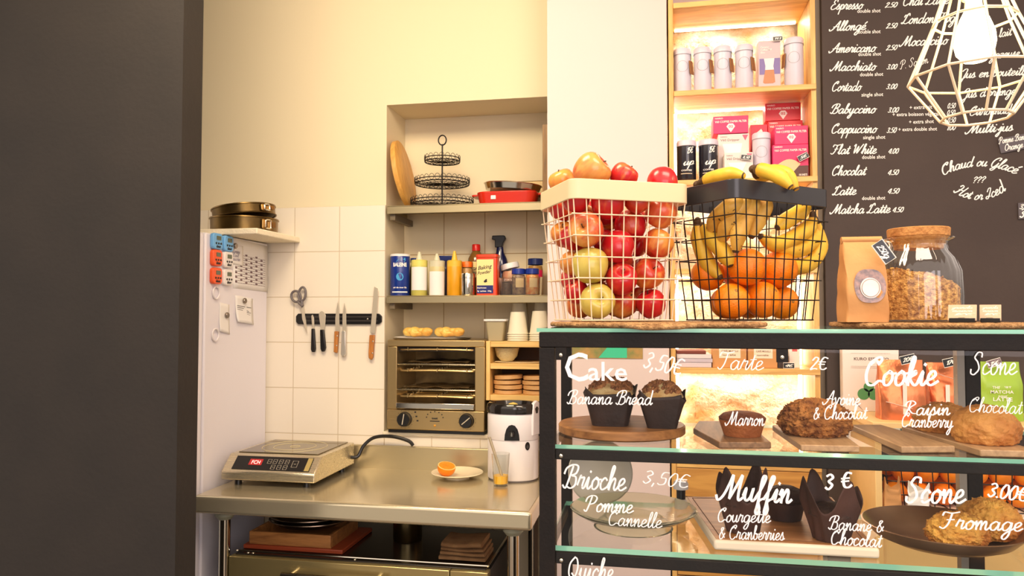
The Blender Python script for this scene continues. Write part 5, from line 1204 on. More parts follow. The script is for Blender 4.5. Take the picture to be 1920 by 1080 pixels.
glass_sheet((CX0+.012, CF+.008, SG1-.0075), (CX1-.032, CB-.028, SG1), 'glass_shelf')
glass_sheet((CX0+.012, CF+.008, SG2-.0095), (CX1-.032, CB-.028, SG2), 'glass_shelf')
FG = pane('front_glass', (.985, .99, .985, 1), .55)
part(MB().bb((CX0+.03, CF+.0015, .901), (CX1-.031, CF+.0045, 1.508)), 'front_glass', FG, dc, smooth=False)
for z in (1.497, 1.309, 1.116):
    for px in ((1052, 1469) if z > 1.4 else (1052,)):
        x = P(px, 850, CF).x
        if z > 1.4: part(MB().bb((x-.010, CF-.001, z-.012), (x+.010, CF+.0012, z+.0115)), 'clip', BLACKF, dc)
        part(MB().ball((x, CF-.001, z-.003), (.004, .0025, .004), 12, 8), 'screw', CHROME, dc)
GI = mat('white_glass_marker', S(250, 244, 240), .6)
def glass_text(s, x0, y0, x1, y1, h, wt=.1, kind='s', arc=0):
    a = P(x0, y0, CF-.0006); b = P(x1, y1, CF-.0006); u = b-a; L = u.length; u.normalize(); up = Vector((-u.z, 0, u.x))
    hz = (P(x0, y0-h, CF)-P(x0, y0, CF)).length
    mb = MB(); ink(mb, script(s, wt, .2) if kind == 's' else printed(s, .012), a, u, up, L, hz); part(mb, 'lettering', GI, dc)
for a in (('C',1057,714,1103,714,54,.1,'p'),('ake',1102,713,1176,714,36,.1,'p'),('3,50€',1204,688,1276,704,20,.1),('Banana Bread',1064,757,1222,759,13),('Tarte',1345,692,1430,694,17,.07),('2€',1518,692,1550,693,15),
    ('Marron',1362,797,1432,798,13),('Avoine',1545,758,1612,760,13),('& Chocolat',1524,786,1625,785,13),('Cookie',1620,722,1756,722,26,.12),('Raisin',1694,778,1780,778,13),('Cranberry',1690,800,1786,802,13),
    ('Scone',1818,702,1905,702,21,.08),('Chocolat',1816,772,1915,776,14,.07),
    ('Brioche',1056,914,1172,920,22),('3,50€',1203,905,1290,915,16,.07),('Pomme',1096,958,1186,962,15),('Cannelle',1140,984,1240,990,14,.08),('Muffin',1348,936,1482,943,24,.12),('Courgette',1345,978,1444,980,13),('& Cranberries',1347,1010,1470,1013,13),
    ('3 €',1546,918,1598,913,18,.14),('Banane &',1554,992,1657,998,13),('Chocolat',1557,1020,1652,1026,14),('Scone',1697,942,1808,943,24,.115),('3.00€',1850,930,1925,940,17,.12),('Fromage',1763,990,1916,996,16),('Quiche',1064,1084,1150,1088,20)): glass_text(*a)

# ---------------- cakes on the upper glass shelf
bc_ = P(1165, 800, 1.575)
o = MB().lathe([(0, 0), (.126, 0), (.130, .003), (.130, .016), (.127, .0195), (0, .0195)], 64).obj('serving_board', WALNUT); o.location = (bc_.x, 1.575, SG1+.0005)
tag(o, 'round acacia serving board under the two banana breads', 'board')
o.scale = (1, .98, 1)
BZ = SG1+.0202
PAPERD = mat('dark_baking_paper', S(58, 36, 26), .6, bump=.25, bscale=40, col2=S(40, 24, 18), vscale=12)
CRUMB = mat('pale_cake_crust', S(240, 212, 152), .7, bump=.6, bscale=90, col2=S(206, 156, 90), vscale=30)
NUT = mat('chopped_walnut', S(190, 128, 74), .7, bump=.5, bscale=120, col2=S(112, 62, 28), vscale=90)
def loaf(label, px, Y, hw, hd, tw, td, h, dome):
    x = P(px, 780, Y).x
    t = thing('banana_bread', label, 'cake', (x, Y, BZ), group='banana breads on the round board')
    n = 56
    def sq(a, w, d, e=.32): c, s = cos(a), sin(a); return abs(c)**e*(1 if c > 0 else -1)*w, abs(s)**e*(1 if s > 0 else -1)*d
    def fn(u, v):
        a = 2*pi*u; k = v; x_, y_ = sq(a, hw+(tw-hw)*k, hd+(td-hd)*k)
        return (x_+.002*sin(a*9)*k, y_, h*v+(.006*sin(a*5+1)+.005*sin(a*2))*max(0, v-.7)/.3)
    mb = MB().grid(fn, n, 9, cu=True); mb.f.append([i*9 for i in range(n)][::-1]); mb.mi.append(0)
    c = mb.obj('baking_case', PAPERD, t, ang=50); s_ = c.modifiers.new('thickness', 'SOLIDIFY'); s_.thickness = .0012; s_.offset = -1
    def top(u, v):
        a = 2*pi*u; x_, y_ = sq(a, (tw-.004)*(1-v), (td-.004)*(1-v), .45)
        q = noise.noise(Vector((x_*55+px, y_*55, 1)))*.004
        return (x_, y_, h*.93+dome*(1-(1-v)**2.6)+q)
    MB().grid(top, 40, 12, cu=True).obj('crust', CRUMB, t, ang=70)
    rn = random.Random(px); mb = MB()
    for i in range(380):
        u = rn.random(); v = 1-sqrt(rn.random())*.86
        p = Vector(top(u, v)); mb.ball(p+Vector((0, 0, .001)), (rn.uniform(.002, .005), rn.uniform(.002, .0045), rn.uniform(.002, .006)), 6, 4, M=None)
    tag(mb.obj('nut_topping', NUT, t), kind='stuff')
    return t
loaf('long banana bread with walnut topping at the frame end of the round board', 1146, 1.585, .037, .068, .053, .078, .068, .026)
loaf('shorter banana bread in a flared dark case, at the shelf-middle end of the round board', 1241, 1.535, .029, .03, .047, .045, .066, .026)
def plank(label, pts, z1, th, m):
    q = [PZ(x, y, z1) for x, y in pts]; c = sum(q, Vector())/len(q)
    for p in q:
        p.y = max(p.y, CF+.012)
    mb = MB().prism([(p.x-c.x, p.y-c.y) for p in q], 0, th)
    o = mb.obj('serving_plank', m, bevel=.002); o.location = (c.x, c.y, z1-th); o.rotation_euler = (0, 0, 0)
    return tag(o, label, 'plank', 'serving planks on the upper glass shelf')
GREYW = wood('greyed_wood', S(196, 158, 116), S(150, 112, 76), 'Y', 9)
ZP = SG1+.0128
plank('dark-edged plank under the small chestnut cake', [(1300, 803), (1348, 829), (1446, 829), (1398, 789), (1310, 789)], ZP, .012, wood('dark_plank', S(150, 110, 74), S(84, 56, 34), 'Y', 9))
plank('light plank under the dark crusty biscuit mound', [(1448, 797), (1504, 836), (1612, 836), (1560, 797)], ZP, .012, GREYW)
plank('empty wooden plank between the two big biscuits', [(1594, 796), (1690, 837), (1791, 836), (1652, 796)], ZP, .012, GREYW)
plank('wooden plank under the golden cracked biscuits', [(1690, 799), (1838, 843), (1952, 846), (1790, 799)], ZP, .012, GREYW)
mp = P(1392, 828, 1.50)
t = thing('chestnut_cake', 'small brown chestnut cake on the dark-edged plank', 'cake', (mp.x, 1.50, ZP+.0004))
MB().lathe([(0, 0), (.034, 0), (.043, .03), (0, .03)], 36, ribs=14, ribd=.015).obj('base', mat('cake_side', S(186, 110, 56), .7, bump=.5, bscale=90, col2=S(150, 82, 36), vscale=20), t)
MB().lathe([(.043, .0302), (.044, .034), (.036, .041), (.02, .045), (0, .046)], 36).obj('top', mat('cake_top', S(126, 70, 44), .6, bump=.6, bscale=110, col2=S(96, 50, 30), vscale=40), t)
def mound(name, label, cat, px, Y, z, rx, ry, rz_, m, amp, fr, seed, grp=None, rot=0, fine=.02):
    x = P(px, 800, Y).x
    def fn(u, v):
        a = 2*pi*u; t = pi*v
        d = Vector((sin(t)*cos(a), sin(t)*sin(a), -cos(t)))
        q = 1+amp*noise.fractal(d*fr+Vector((seed, 0, 0)), 1.0, 2.0, 4)+amp*.6*abs(noise.noise(d*fr*2.7+Vector((0, seed, 0))))
        q += fine*(noise.noise(d*26+Vector((seed, seed, 0)))+.7*abs(noise.noise(d*52)))
        zz = d.z*q; zz = max(zz, -.55)
        return (d.x*rx*q, d.y*ry*q, (zz+.55)*rz_)
    o = MB().grid(fn, 130, 76, cu=True).obj(name, m, ang=80); o.location = (x, Y, z+.0004); o.rotation_euler = (0, 0, rot)
    return tag(o, label, cat, grp)
OATM = mat('oat_biscuit', S(198, 132, 66), .75, bump=.9, bscale=140, col2=S(120, 66, 28), vscale=60, detail=7)
GOLD = mat('golden_biscuit', S(226, 162, 84), .65, bump=.7, bscale=70, col2=S(184, 110, 44), vscale=16, detail=7)
mound('oat_biscuit', 'large dark oat and chocolate biscuit mound on the light plank', 'biscuit', 1528, 1.545, ZP, .067, .06, .043, OATM, .10, 7, 3.1, rot=.5, fine=.06)
mound('golden_biscuit', 'big cracked golden biscuit at the front of its plank', 'biscuit', 1846, 1.505, ZP, .056, .056, .043, GOLD, .07, 3.5, 8.2, 'golden biscuits on the plank')
mound('golden_biscuit', 'golden biscuit half hidden behind the cracked one', 'biscuit', 1768, 1.63, ZP, .052, .048, .036, GOLD, .09, 4, 5.5, 'golden biscuits on the plank')

# ---------------- lower glass shelf
gp2 = P(1187, 968, 1.555)
gt = thing('glass_cake_plate', 'clear glass cake plate on a foot, empty, on the lower glass shelf', 'cake plate', (gp2.x, 1.56, SG2+.0004))
CRY = mat('pressed_glass', S(238, 236, 214), .08, trans=.92); CRY.node_tree.nodes['Principled BSDF'].inputs['IOR'].default_value = 1.2
MB().lathe([(0, .019), (.085, .019), (.108, .025), (.126, .036), (.128, .038), (.125, .040), (.106, .030), (.084, .0235), (0, .0235)], 64, ribs=32, ribd=.004).obj('dish', CRY, gt)
MB().lathe([(.075, 0), (.08, .0), (.06, .018), (.055, .018)], 48, closed=True).obj('foot', CRY, gt)
rd = P(1126, 950, 1.72)
o = MB().lathe([(0, 0), (.058, 0), (.072, .006), (.073, .008), (.07, .010), (.056, .004), (0, .004)], 48, M=Matrix.Rotation(R(78), 4, 'X')).obj('grey_plate', mat('grey_plate_glaze', S(176, 168, 152), .35)); o.location = (rd.x, 1.72, SG2+.0735)
tag(o, 'round grey plate leaning upright behind the glass cake plate', 'plate')
sm = P(1277, 950, 1.70)
t = thing('pepper_mill', 'small white-capped bottle with a dark neck behind the glass plate', 'bottle', (sm.x, 1.702, SG2+.0004))
MB().lathe([(0, 0), (.0125, 0), (.0135, .002), (.0135, .022), (.010, .026), (0, .026)], 24).obj('body', plain(238, 228, 214, .5), t)
MB().lathe([(.0095, .0262), (.010, .048), (0, .048)], 24).obj('neck', BLACKP, t)
MB().lathe([(.016, .0482), (.0165, .06), (.013, .066), (0, .067)], 24).obj('cap', WHITEP, t)
wt_ = [PZ(x, y, SG2+.02) for x, y in ((1283, 930), (1342, 1024), (1650, 1028), (1560, 930))]
for p in wt_: p.y = max(p.y, CF+.03)
c = sum(wt_, Vector())/4
t = thing('muffin_board', 'pale-edged wooden board with a groove carrying three muffins', 'board', (c.x, c.y, SG2+.0005))
MB().prism([(p.x-c.x, p.y-c.y) for p in wt_], 0, .0185).obj('rim', plain(244, 226, 198, .5), t, bevel=.005, seg=3)
MB().prism([((p.x-c.x)*.965, (p.y-c.y)*.965) for p in wt_], .0186, .0192).obj('wood_top', wood('brown_board_top', S(186, 126, 70), S(142, 88, 40), 'X', 7), t)
gv = smooth_path([((p.x-c.x)*.9, (p.y-c.y)*.9, .0192) for p in wt_], 1, True)
MB().tube(gv, .0010, 5, closed=True).obj('groove', plain(104, 62, 30, .7), t)
ZM = SG2+.0212
TUL = mat('dark_tulip_paper', S(88, 54, 42), .6, bump=.4, bscale=30, col2=S(52, 30, 24), vscale=9)
CHOC = mat('chocolate_muffin', S(74, 42, 24), .7, bump=.8, bscale=90, col2=S(50, 26, 14), vscale=30)
def muffin(label, px, Y, r0, r1, h, pk, seed, rot=0, low=False):
    x = P(px, 950, Y).x
    t = thing('muffin', label, 'muffin', (x, Y, ZM), rot, group='muffins on the pale-edged board')
    n = 64
    def fn(u, v):
        a = 2*pi*u; 
        r = r0+(r1-r0)*v**1.15; r *= 1-.10*(1-abs(cos(2*a)))*v
        top = h*(.66+.34*abs(cos(2*a))**1.6)+pk*abs(cos(2*a))**4*(1 if int((a+pi/4)/(pi/2)) % 4 != seed % 4 else .3)
        return (r*cos(a)+.0015*sin(a*11+seed), r*sin(a), top*v)
    mb = MB().grid(fn, n, 12, cu=True); mb.f.append([i*12 for i in range(n)][::-1]); mb.mi.append(0)
    o = mb.obj('tulip_paper', TUL, t, ang=50); s_ = o.modifiers.new('thickness', 'SOLIDIFY'); s_.thickness = .0009; s_.offset = -1
    def top(u, v):
        a = 2*pi*u; rr = (r0+(r1-r0)*.6)*.93*sin(v*pi/2); q = noise.noise(Vector((rr*cos(a)*60+seed, rr*sin(a)*60, 2)))*.003
        return (rr*cos(a), rr*sin(a), h*.55+h*.24*cos(v*pi/2)+q)
    MB().grid(top, 32, 10, cu=True).obj('crumb', CHOC, t, ang=70)
    return t
muffin('muffin with a tall pointed dark paper, at the glass plate end of the board', 1392, 1.50, .031, .051, .092, .034, 1, R(50))
muffin('dark muffin in a flared paper, standing nearest the scone pan', 1558, 1.475, .032, .056, .082, .034, 0, R(22))
x = P(1472, 950, 1.60).x
t = thing('muffin', 'chocolate muffin lying behind, between the two paper-cased ones', 'muffin', (x, 1.60, ZM), group='muffins on the pale-edged board')
MB().lathe([(0, 0), (.03, 0), (.038, .035), (.036, .036), (0, .036)], 40, ribs=20, ribd=.02).obj('tulip_paper', TUL, t)
MB().lathe([(.039, .0362), (.044, .042), (.036, .056), (.018, .064), (0, .066)], 32, ribs=7, ribd=.03).obj('crumb', CHOC, t)
sp_ = P(1768, 1000, 1.555)
t = thing('scone_pan', 'round brown-grey metal pan holding two cheese scones', 'pan', (sp_.x, 1.56, SG2+.0004))
MB().lathe([(0, 0), (.09, 0), (.118, .012), (.138, .032), (.1395, .034), (.137, .035), (.115, .015), (.088, .004), (0, .004)], 64).obj('pan', mat('brown_pan_metal', S(186, 150, 116), .3, .6, col2=S(150, 112, 80), vscale=6), t)
SCN = mat('cheese_scone', S(240, 184, 84), .7, bump=.9, bscale=70, col2=S(190, 108, 36), vscale=17, detail=8)
mound('cheese_scone', 'cheese scone at the front of the metal pan', 'scone', 1790, 1.505, SG2+.0135, .054, .046, .036, SCN, .11, 5, 1.7, 'cheese scones in the pan', rot=.6, fine=.07)
mound('cheese_scone', 'cheese scone behind, nearer the picture edge', 'scone', 1852, 1.575, SG2+.0135, .054, .048, .043, SCN, .10, 5, 6.4, 'cheese scones in the pan', fine=.06)
# the small picture card on the pillar
a = P(1072, 646, 2.846)
t = thing('picture_card', 'small brown and green picture card fixed on the white pillar', 'card', (P(1138, 646, 2.846).x, 2.8485, P(1138, 646, 2.846).z))
wc = P(1205, 646, 2.846).x-a.x
MB().box((0, 0, 0), (wc, .002, .105)).obj('card', mat('picture_print', S(186, 140, 76), .5, col2=S(120, 130, 70), vscale=22), t)
MB().add([(-wc*.12, -.0016, -.05), (wc*.28, -.0016, -.05), (wc*.28, -.0016, .02), (wc*.1, -.0016, .02)], [(0, 1, 2, 3)]).obj('green_field', plain(60, 196, 150, .5), t)

# ================================================================ on top of the case
GT = TOPZ+.0078
JUTE = mat('braided_jute', S(196, 152, 100), .9, bump=.8, bscale=220, col2=S(140, 100, 60), vscale=90)
def jute_mat(label, px, Y, r):
    x = P(px, 600, Y).x; pts = []; turns = int(r/.0088); n = 64
    for i in range(turns*n):
        a = 2*pi*i/n; rr = .0088*i/n
        y_ = rr*sin(a); sag = .5*max(0, -y_-(Y-CF+.0095))
        pts.append((rr*cos(a), y_, .0055+.0006*sin(i*1.9)-sag))
    o = MB().tube(pts, .0046, 6).obj('jute_mat', JUTE, ang=80); o.location = (x, Y, GT)
    return tag(o, label, 'mat', 'round jute mats on the case')
jute_mat('round braided jute mat under the two fruit baskets, hanging over the front', 1228, 1.60, .222)
jute_mat('round braided jute mat under the granola jar and kraft bag', 1744, 1.60, .19)
MZ = GT+.0112
def basket(name, label, c, r_, l_, zt, z0, rim_m, wire_m, taper, rimh, nf, ns, nr, wr=.0016, ext=.011, grp='wire fruit baskets on the case', corner=.022):
    """Rim corner points: front c, its right end r_, its left end l_ (frame pixels, at height zt)."""
    C_, R_, L_ = [PZ(*q, zt) for q in (c, r_, l_)]
    f = R_-C_; s = L_-C_; wd = f.length; dp = s.length
    ang = atan2(f.y, f.x); ey = Vector((-sin(ang), cos(ang), 0))
    cen = C_+f/2+ey*(dp/2)
    t = thing(name, label, 'basket', (cen.x, cen.y, z0), ang, group=grp)
    h = zt-z0
    o1 = rrect(wd, dp, corner, 6); o2 = rrect(wd-.008, dp-.008, corner-.004, 6); k = len(o1)
    lv = [(o1, h-rimh), (o1, h), (o2, h), (o2, h-rimh)]
    mb = MB().add([(x, y, z) for l, z in lv for x, y in l], [(a*k+i, a*k+(i+1) % k, ((a+1) % 4)*k+(i+1) % k, ((a+1) % 4)*k+i) for a in range(4) for i in range(k)])
    mb.obj('rim_band', rim_m, t, bevel=.0015)
    kz = lambda z: taper+(1-taper)*(z/(h-rimh*.5))
    W, D = wd-.014, dp-.014
    cage = MB()
    def vert(x, y): cage.tube([(x*taper, y*taper, .0022), (x*kz(h-rimh*.6), y*kz(h-rimh*.6), h-rimh*.6)], wr, 5)
    for i in range(nf+1):
        x = -W/2+W*i/nf
        for y in (-D/2, D/2): vert(x, y)
        cage.tube([(x*taper, -D/2*taper, .002), (x*taper, D/2*taper, .002)], wr, 5)
    for j in range(1, ns):
        y = -D/2+D*j/ns
        for x in (-W/2, W/2): vert(x, y)
        cage.tube([(-W/2*taper, y*taper, .002), (W/2*taper, y*taper, .002)], wr, 5)
    cage.obj('upright_wires', wire_m, t)
    rg = MB()
    for i in range(nr):
        z = .0025+.0432*i; kk = kz(z)
        e = ext if i else 0
        for y in (-D/2*kk-wr*2, D/2*kk+wr*2): rg.tube([(-W/2*kk-e*.6, y, z), (W/2*kk+e, y, z)], wr, 5)
        for x in (-W/2*kk-wr*2, W/2*kk+wr*2): rg.tube([(x, -D/2*kk-e*.4, z), (x, D/2*kk+e*.4, z)], wr, 5)
    rg.obj('cross_wires', wire_m, t)
    return t, W, D, h, kz
ZR = 1.845
CRM = mat('cream_rim_paint', S(228, 206, 164), .45); CRW = mat('cream_wire', S(238, 214, 178), .4)
BKR = mat('black_rim_paint', S(40, 38, 42), .28); BKW = mat('black_basket_wire', S(34, 28, 26), .4, .3)
bA = basket('fruit_basket', 'cream wire basket with a cream rim, heaped with apples', (1070, 333), (1295, 345), (995, 363), ZR, MZ, CRM, CRW, .80, .041, 9, 6, 6, .0014)
bB = basket('fruit_basket', 'black wire basket with a black rim, holding oranges and bananas', (1378, 333), (1558, 356), (1228, 357), ZR, MZ, BKR, BKW, .80, .040, 9, 6, 6, .0014)
def local_frame(b):
    t = b[0]; M = Matrix.Translation(t.location) @ Matrix.Rotation(t.rotation_euler.z, 4, 'Z'); return M, M.inverted()
def hit(b, px, py, side, inset):
    """Where the line of sight meets the plane just inside a basket wall ('f' front, 'l' left), in basket space."""
    M, Mi = local_frame(b); o = Mi @ EYEV; d = Mi.to_3x3() @ ray(px, py); _, W, D, h, kz = b; k = 1.0
    for _ in range(4):
        tf = (-D/2*k+inset-o.y)/d.y; tl = (-W/2*k+inset-o.x)/d.x
        tt = max(tf, tl) if side == 'a' else tf if side == 'f' else tl
        p = o+d*tt; k = kz(max(0, min(h, p.z)))
    return p
def settle(b, items, fill, r, zmax, iters=160):
    """Push overlapping fruit apart inside the basket; the fruit seen in the photograph holds its place best."""
    _, W, D, h, kz = b
    pts = [[Vector(p), rr, Vector(p), .3] for p, rr in items]+[[Vector(p), r, Vector(p), 0] for p in fill]
    for it in range(iters):
        for i in range(len(pts)):
            for j in range(i):
                d = pts[i][0]-pts[j][0]; m_ = pts[i][1]+pts[j][1]-d.length
                if m_ > 0:
                    n_ = d.normalized() if d.length > 1e-6 else Vector((0, 0, 1))
                    wi, wj = (1 if pts[i][3] == 0 else .35), (1 if pts[j][3] == 0 else .35)
                    pts[i][0] += n_*m_*wi/(wi+wj); pts[j][0] -= n_*m_*wj/(wi+wj)
        for q in pts:
            if it < iters-60: q[0] += (q[2]-q[0])*q[3]*.5
            p = q[0]; p.z = max(p.z, q[1]+.004); k = kz(min(h, p.z)); lx, ly = W/2*k-q[1]-.003, D/2*k-q[1]-.003
            p.x = max(-lx, min(lx, p.x)); p.y = max(-ly, min(ly, p.y))
            if q[3] == 0: p.z = min(p.z, zmax)
    return pts
# ---------------- apples
def apple_mat(name, red, yel, th):
    m = bpy.data.materials.new(name); m.use_nodes = True; nt = m.node_tree; b = nt.nodes['Principled BSDF']; N = lambda t: nt.nodes.new(t); L = nt.links.new
    tc = N('ShaderNodeTexCoord'); oi = N('ShaderNodeObjectInfo'); va = N('ShaderNodeVectorMath'); va.operation = 'ADD'; L(tc.outputs['Object'], va.inputs[0]); L(oi.outputs['Random'], va.inputs[1])
    n1 = N('ShaderNodeTexNoise'); n1.inputs['Scale'].default_value = 14; n1.inputs['Detail'].default_value = 3; L(va.outputs[0], n1.inputs['Vector'])
    mp = N('ShaderNodeMapping'); mp.inputs['Scale'].default_value = (70, 70, 9); L(va.outputs[0], mp.inputs[0])
    n2 = N('ShaderNodeTexNoise'); n2.inputs['Scale'].default_value = 1.6; n2.inputs['Detail'].default_value = 4; L(mp.outputs[0], n2.inputs['Vector'])
    ad = N('ShaderNodeMath'); ad.operation = 'MULTIPLY_ADD'; L(n2.outputs['Fac'], ad.inputs[0]); ad.inputs[1].default_value = .4; L(n1.outputs['Fac'], ad.inputs[2])
    rp = N('ShaderNodeValToRGB'); rp.color_ramp.elements[0].color = red; rp.color_ramp.elements[1].color = yel; rp.color_ramp.elements[0].position = th; rp.color_ramp.elements[1].position = th+.22
    L(ad.outputs[0], rp.inputs[0]); L(rp.outputs[0], b.inputs['Base Color'])
    b.inputs['Roughness'].default_value = .3; b.inputs['Coat Weight'].default_value = .25; return m
AP = {'r': apple_mat('red_apple_skin', S(196, 26, 34), S(226, 120, 52), .78), 'm': apple_mat('blushed_apple_skin', S(198, 60, 36), S(226, 150, 62), .62),
      'o': apple_mat('yellow_blush_apple_skin', S(206, 84, 48), S(224, 152, 74), .58), 'g': apple_mat('green_apple_skin', S(216, 128, 76), S(204, 184, 84), .38)}
aprof = [(.0, -.72), (.12, -.76), (.32, -.82), (.55, -.78), (.78, -.58), (.94, -.22), (1.0, .12), (.97, .42), (.84, .70), (.62, .87), (.40, .90), (.2, .80), (.08, .66), (.0, .60)]
def make_apple(p, r, kind, b, label, tilt):
    M, _ = local_frame(b); w_ = M @ p
    t = thing('apple', label, 'apple', w_, group='apples in the cream basket', rot=tilt)
    MB().lathe([(q[0]*r, q[1]*r) for q in smooth_prof], 28, ribs=5, ribd=.012).obj('skin', AP[kind], t, ang=80)
    MB().tube([(0, 0, r*.6), (.001, 0, r*.85), (.004, .001, r*1.0)], [.0011, .0011, .0016], 6).obj('stem', plain(70, 48, 26, .7), t)
    return t
smooth_prof = [(max(0, v.x), v.y) for v in smooth_path([(x, y, 0) for x, y in aprof], 2)]
AL = [  # px, py, radius px, wall, kind, label, tilt
 (1113,334,37,'f','o','large yellow-red apple topping the heap, its stem towards the black basket',(.2,.9,0)),(1055,343,27,'l','m','red-orange apple on the heap above the narrow side of the rim',(.3,-.4,0)),(1170,347,25,'f','r','apple showing its stem just above the long rim, mid heap',(.1,.6,0)),(1242,350,29,'f','r','red apple above the long rim, nearest the black basket',(-.6,.1,.4)),
 (1128,403,32,'f','r','glossy red apple just under the rim near the front corner',(.5,.2,0)),(1191,430,31,'f','r','glossy red apple right below the rim, in the middle column',(-.4,.3,1)),(1237,400,30,'f','o','orange-blushed apple under the rim at the black basket side',(.3,-.5,2)),(1180,384,22,'f','m','apple half hidden under the rim, between two red ones',(1.2,.3,0)),
 (1103,458,33,'f','o','pale yellow-orange apple with a dimple facing the front corner',(1.3,-1.0,0)),(1163,484,31,'f','r','shiny red apple in the centre of the front wall',(-.5,.2,.5)),(1242,463,29,'f','m','blushed apple in the second row at the black basket side',(.4,.5,1.2)),
 (1101,525,34,'f','g','green and pink apple beside the front corner, above the yellow-green one',(.2,.3,2.2)),(1162,543,30,'f','r','red apple under the shiny central one',(.9,-.3,.4)),(1217,522,30,'f','m','blushed apple with stem dimple showing, lower middle',(.9,.6,.2)),
 (1102,582,33,'f','g','yellow-green apple with its dimple facing out, on the bottom row',(1.35,.1,.3)),(1165,587,30,'f','m','orange-red apple on the bottom row, centre',(.5,.7,.4)),(1233,579,28,'f','r','red apple on the bottom row at the black basket side',(.3,-.4,.1)),
 (1072,428,27,'l','o','orange apple in the narrow side wall, second from the rim',(.4,.2,.7)),(1080,387,24,'l','r','dark apple right under the rim in the narrow side',(.2,.1,.6)),(1040,463,25,'l','m','blushed apple at the far edge of the narrow side, middle row',(.6,-.4,.3)),(1062,487,22,'l','m','small red-orange apple in the narrow side beside the pale one',(.2,.8,.1)),
 (1048,527,25,'l','r','red apple in the narrow side, third row',(.1,.4,.9)),(1058,580,25,'l','m','orange-red apple on the bottom row of the narrow side',(.3,.2,.2)),(1035,403,17,'l','r','small dark apple under the far end of the narrow rim',(.2,.3,.4))]
items = []
for px, py, rp, sd_, kd, lb, tl in AL:
    r = max(.029, min(.039, rp*1.58/1400)); items.append((hit(bA, px, py, sd_, r+.0062), r))
_, W, D, h, kz = bA
fill = [Vector((x, y, z)) for z in (.045, .11, .17, .225) for x, y in ((.02, .05), (-.05, .05), (.075, .03), (.0, .0))]+[Vector((-.09, .0, z)) for z in (.05, .12, .19)]
res = settle(bA, items, fill, .0265, .25, 220)
for q, a_ in zip(res, AL): make_apple(q[0], q[1], a_[4], bA, a_[5], a_[6])
rn = random.Random(3)
for q in res[len(AL):]:
    make_apple(q[0], q[1], rn.choice('rrrm'), bA, 'apple buried in the middle of the cream basket', (rn.random()*2, rn.random()*2, rn.random()*6))
# ---------------- oranges
def make_orange(w_, r, label, rot, grp, navel=True):
    t = thing('orange', label, 'orange', w_, group=grp, rot=rot)
    MB().ball((0, 0, 0), (r, r, r*.96), 28, 18).obj('peel', ORANGEM, t, ang=80)
    MB().lathe([(.0, r*.955), (.0035, r*.965), (.004, r*.95)], 10).obj('navel', plain(150, 110, 50, .7), t)
    return t
OL = [(1296,517,34,'l','orange at the apple basket side, upper row'),(1313,577,36,'f','orange at the apple basket side on the basket floor'),(1394,512,38,'f','orange rising behind the large central one, under the bananas'),(1387,552,38,'f','large orange in the centre of the front wall'),
      (1464,549,38,'f','orange under the banana tips at the kraft bag side'),(1418,589,37,'f','orange on the floor under the large central one'),(1484,590,34,'f','orange with its navel facing out, on the floor at the kraft bag side'),(1510,528,32,'f','orange half hidden by the banana curve at the kraft bag side')]
items = []
for px, py, rp, sd_, lb in OL:
    r = rp*1.56/1400*.97; ins = r+.005
    if 'behind' in lb or 'half hidden' in lb: ins += .055
    items.append((hit(bB, px, py, sd_, ins), r))
fill = [Vector((.05, .07, .045)), Vector((-.03, .075, .045))]
res = settle(bB, items, fill, .036, .12, 120)
M, _ = local_frame(bB)
rts = [(.4, .2, 0), (.9, .3, 0), (.2, .5, 0), (.3, -.4, 0), (2.2, .4, .3), (.6, .9, 0), (1.5, .35, .5), (.5, .5, .5)]
for q, a_, rt in zip(res, OL, rts): make_orange(M @ q[0], q[1], a_[4], rt, 'oranges in the black basket')
for q in res[len(OL):]: make_orange(M @ q[0], q[1], 'orange buried at the back of the black basket', (.5, .4, 0), 'oranges in the black basket')
# ---------------- bananas
def banana_mat(name, a, b, lo):
    m = mat(name, a, .45, bump=.08, bscale=40, col2=b, vscale=20); nt = m.node_tree; bs = nt.nodes['Principled BSDF']; N = nt.nodes.new; L = nt.links.new
    src = bs.inputs['Base Color'].links[0].from_socket
    tc = N('ShaderNodeTexCoord'); nz = N('ShaderNodeTexNoise'); nz.inputs['Scale'].default_value = 55; nz.inputs['Detail'].default_value = 3; L(tc.outputs['Object'], nz.inputs['Vector'])
    cr = N('ShaderNodeValToRGB'); cr.color_ramp.elements[0].position = lo; cr.color_ramp.elements[0].color = (0, 0, 0, 1); cr.color_ramp.elements[1].position = lo+.03; L(nz.outputs['Fac'], cr.inputs[0])
    mx = N('ShaderNodeMix'); mx.data_type = 'RGBA'; L(cr.outputs[0], mx.inputs[0]); L(src, mx.inputs[6]); mx.inputs[7].default_value = S(70, 42, 20); L(mx.outputs[2], bs.inputs['Base Color'])
    return m
BAN = banana_mat('banana_peel', S(240, 198, 62), S(218, 164, 42), .70)
BANR = banana_mat('ripe_banana_peel', S(206, 148, 54), S(232, 186, 84), .645)
BRN = mat('banana_tip', S(78, 52, 26), .7, bump=.3, bscale=90)
def banana(b, path, ins, r, parent, m=BAN, tipb=True, sd_='a'):
    M, Mi = local_frame(b)
    raw = [M @ hit(b, q[0], q[1], sd_, ins+(q[2] if len(q) > 2 else 0)) for q in path]
    pts = smooth_path(raw, 7); n = len(pts); rs = []
    for i in range(n):
        t = i/(n-1); e = min(t, 1-t)
        rs.append(r*min(1, .30+2.6*e) if e < .27 else r)
    rs[0] = r*.34; rs[1] = r*.36; rs[-1] = r*.30; rs[-2] = r*.42
    mb = MB().tube(pts, rs, 10)
    nn = 10; fi = 0
    for i in range(n-1):
        for j in range(nn):
            if i < 2 or i >= n-2: mb.mi[fi] = 1
            fi += 1
    mb.mi[-1] = mb.mi[-2] = 1
    rel(mb, parent).obj('banana', [m, BRN], parent, ang=60)
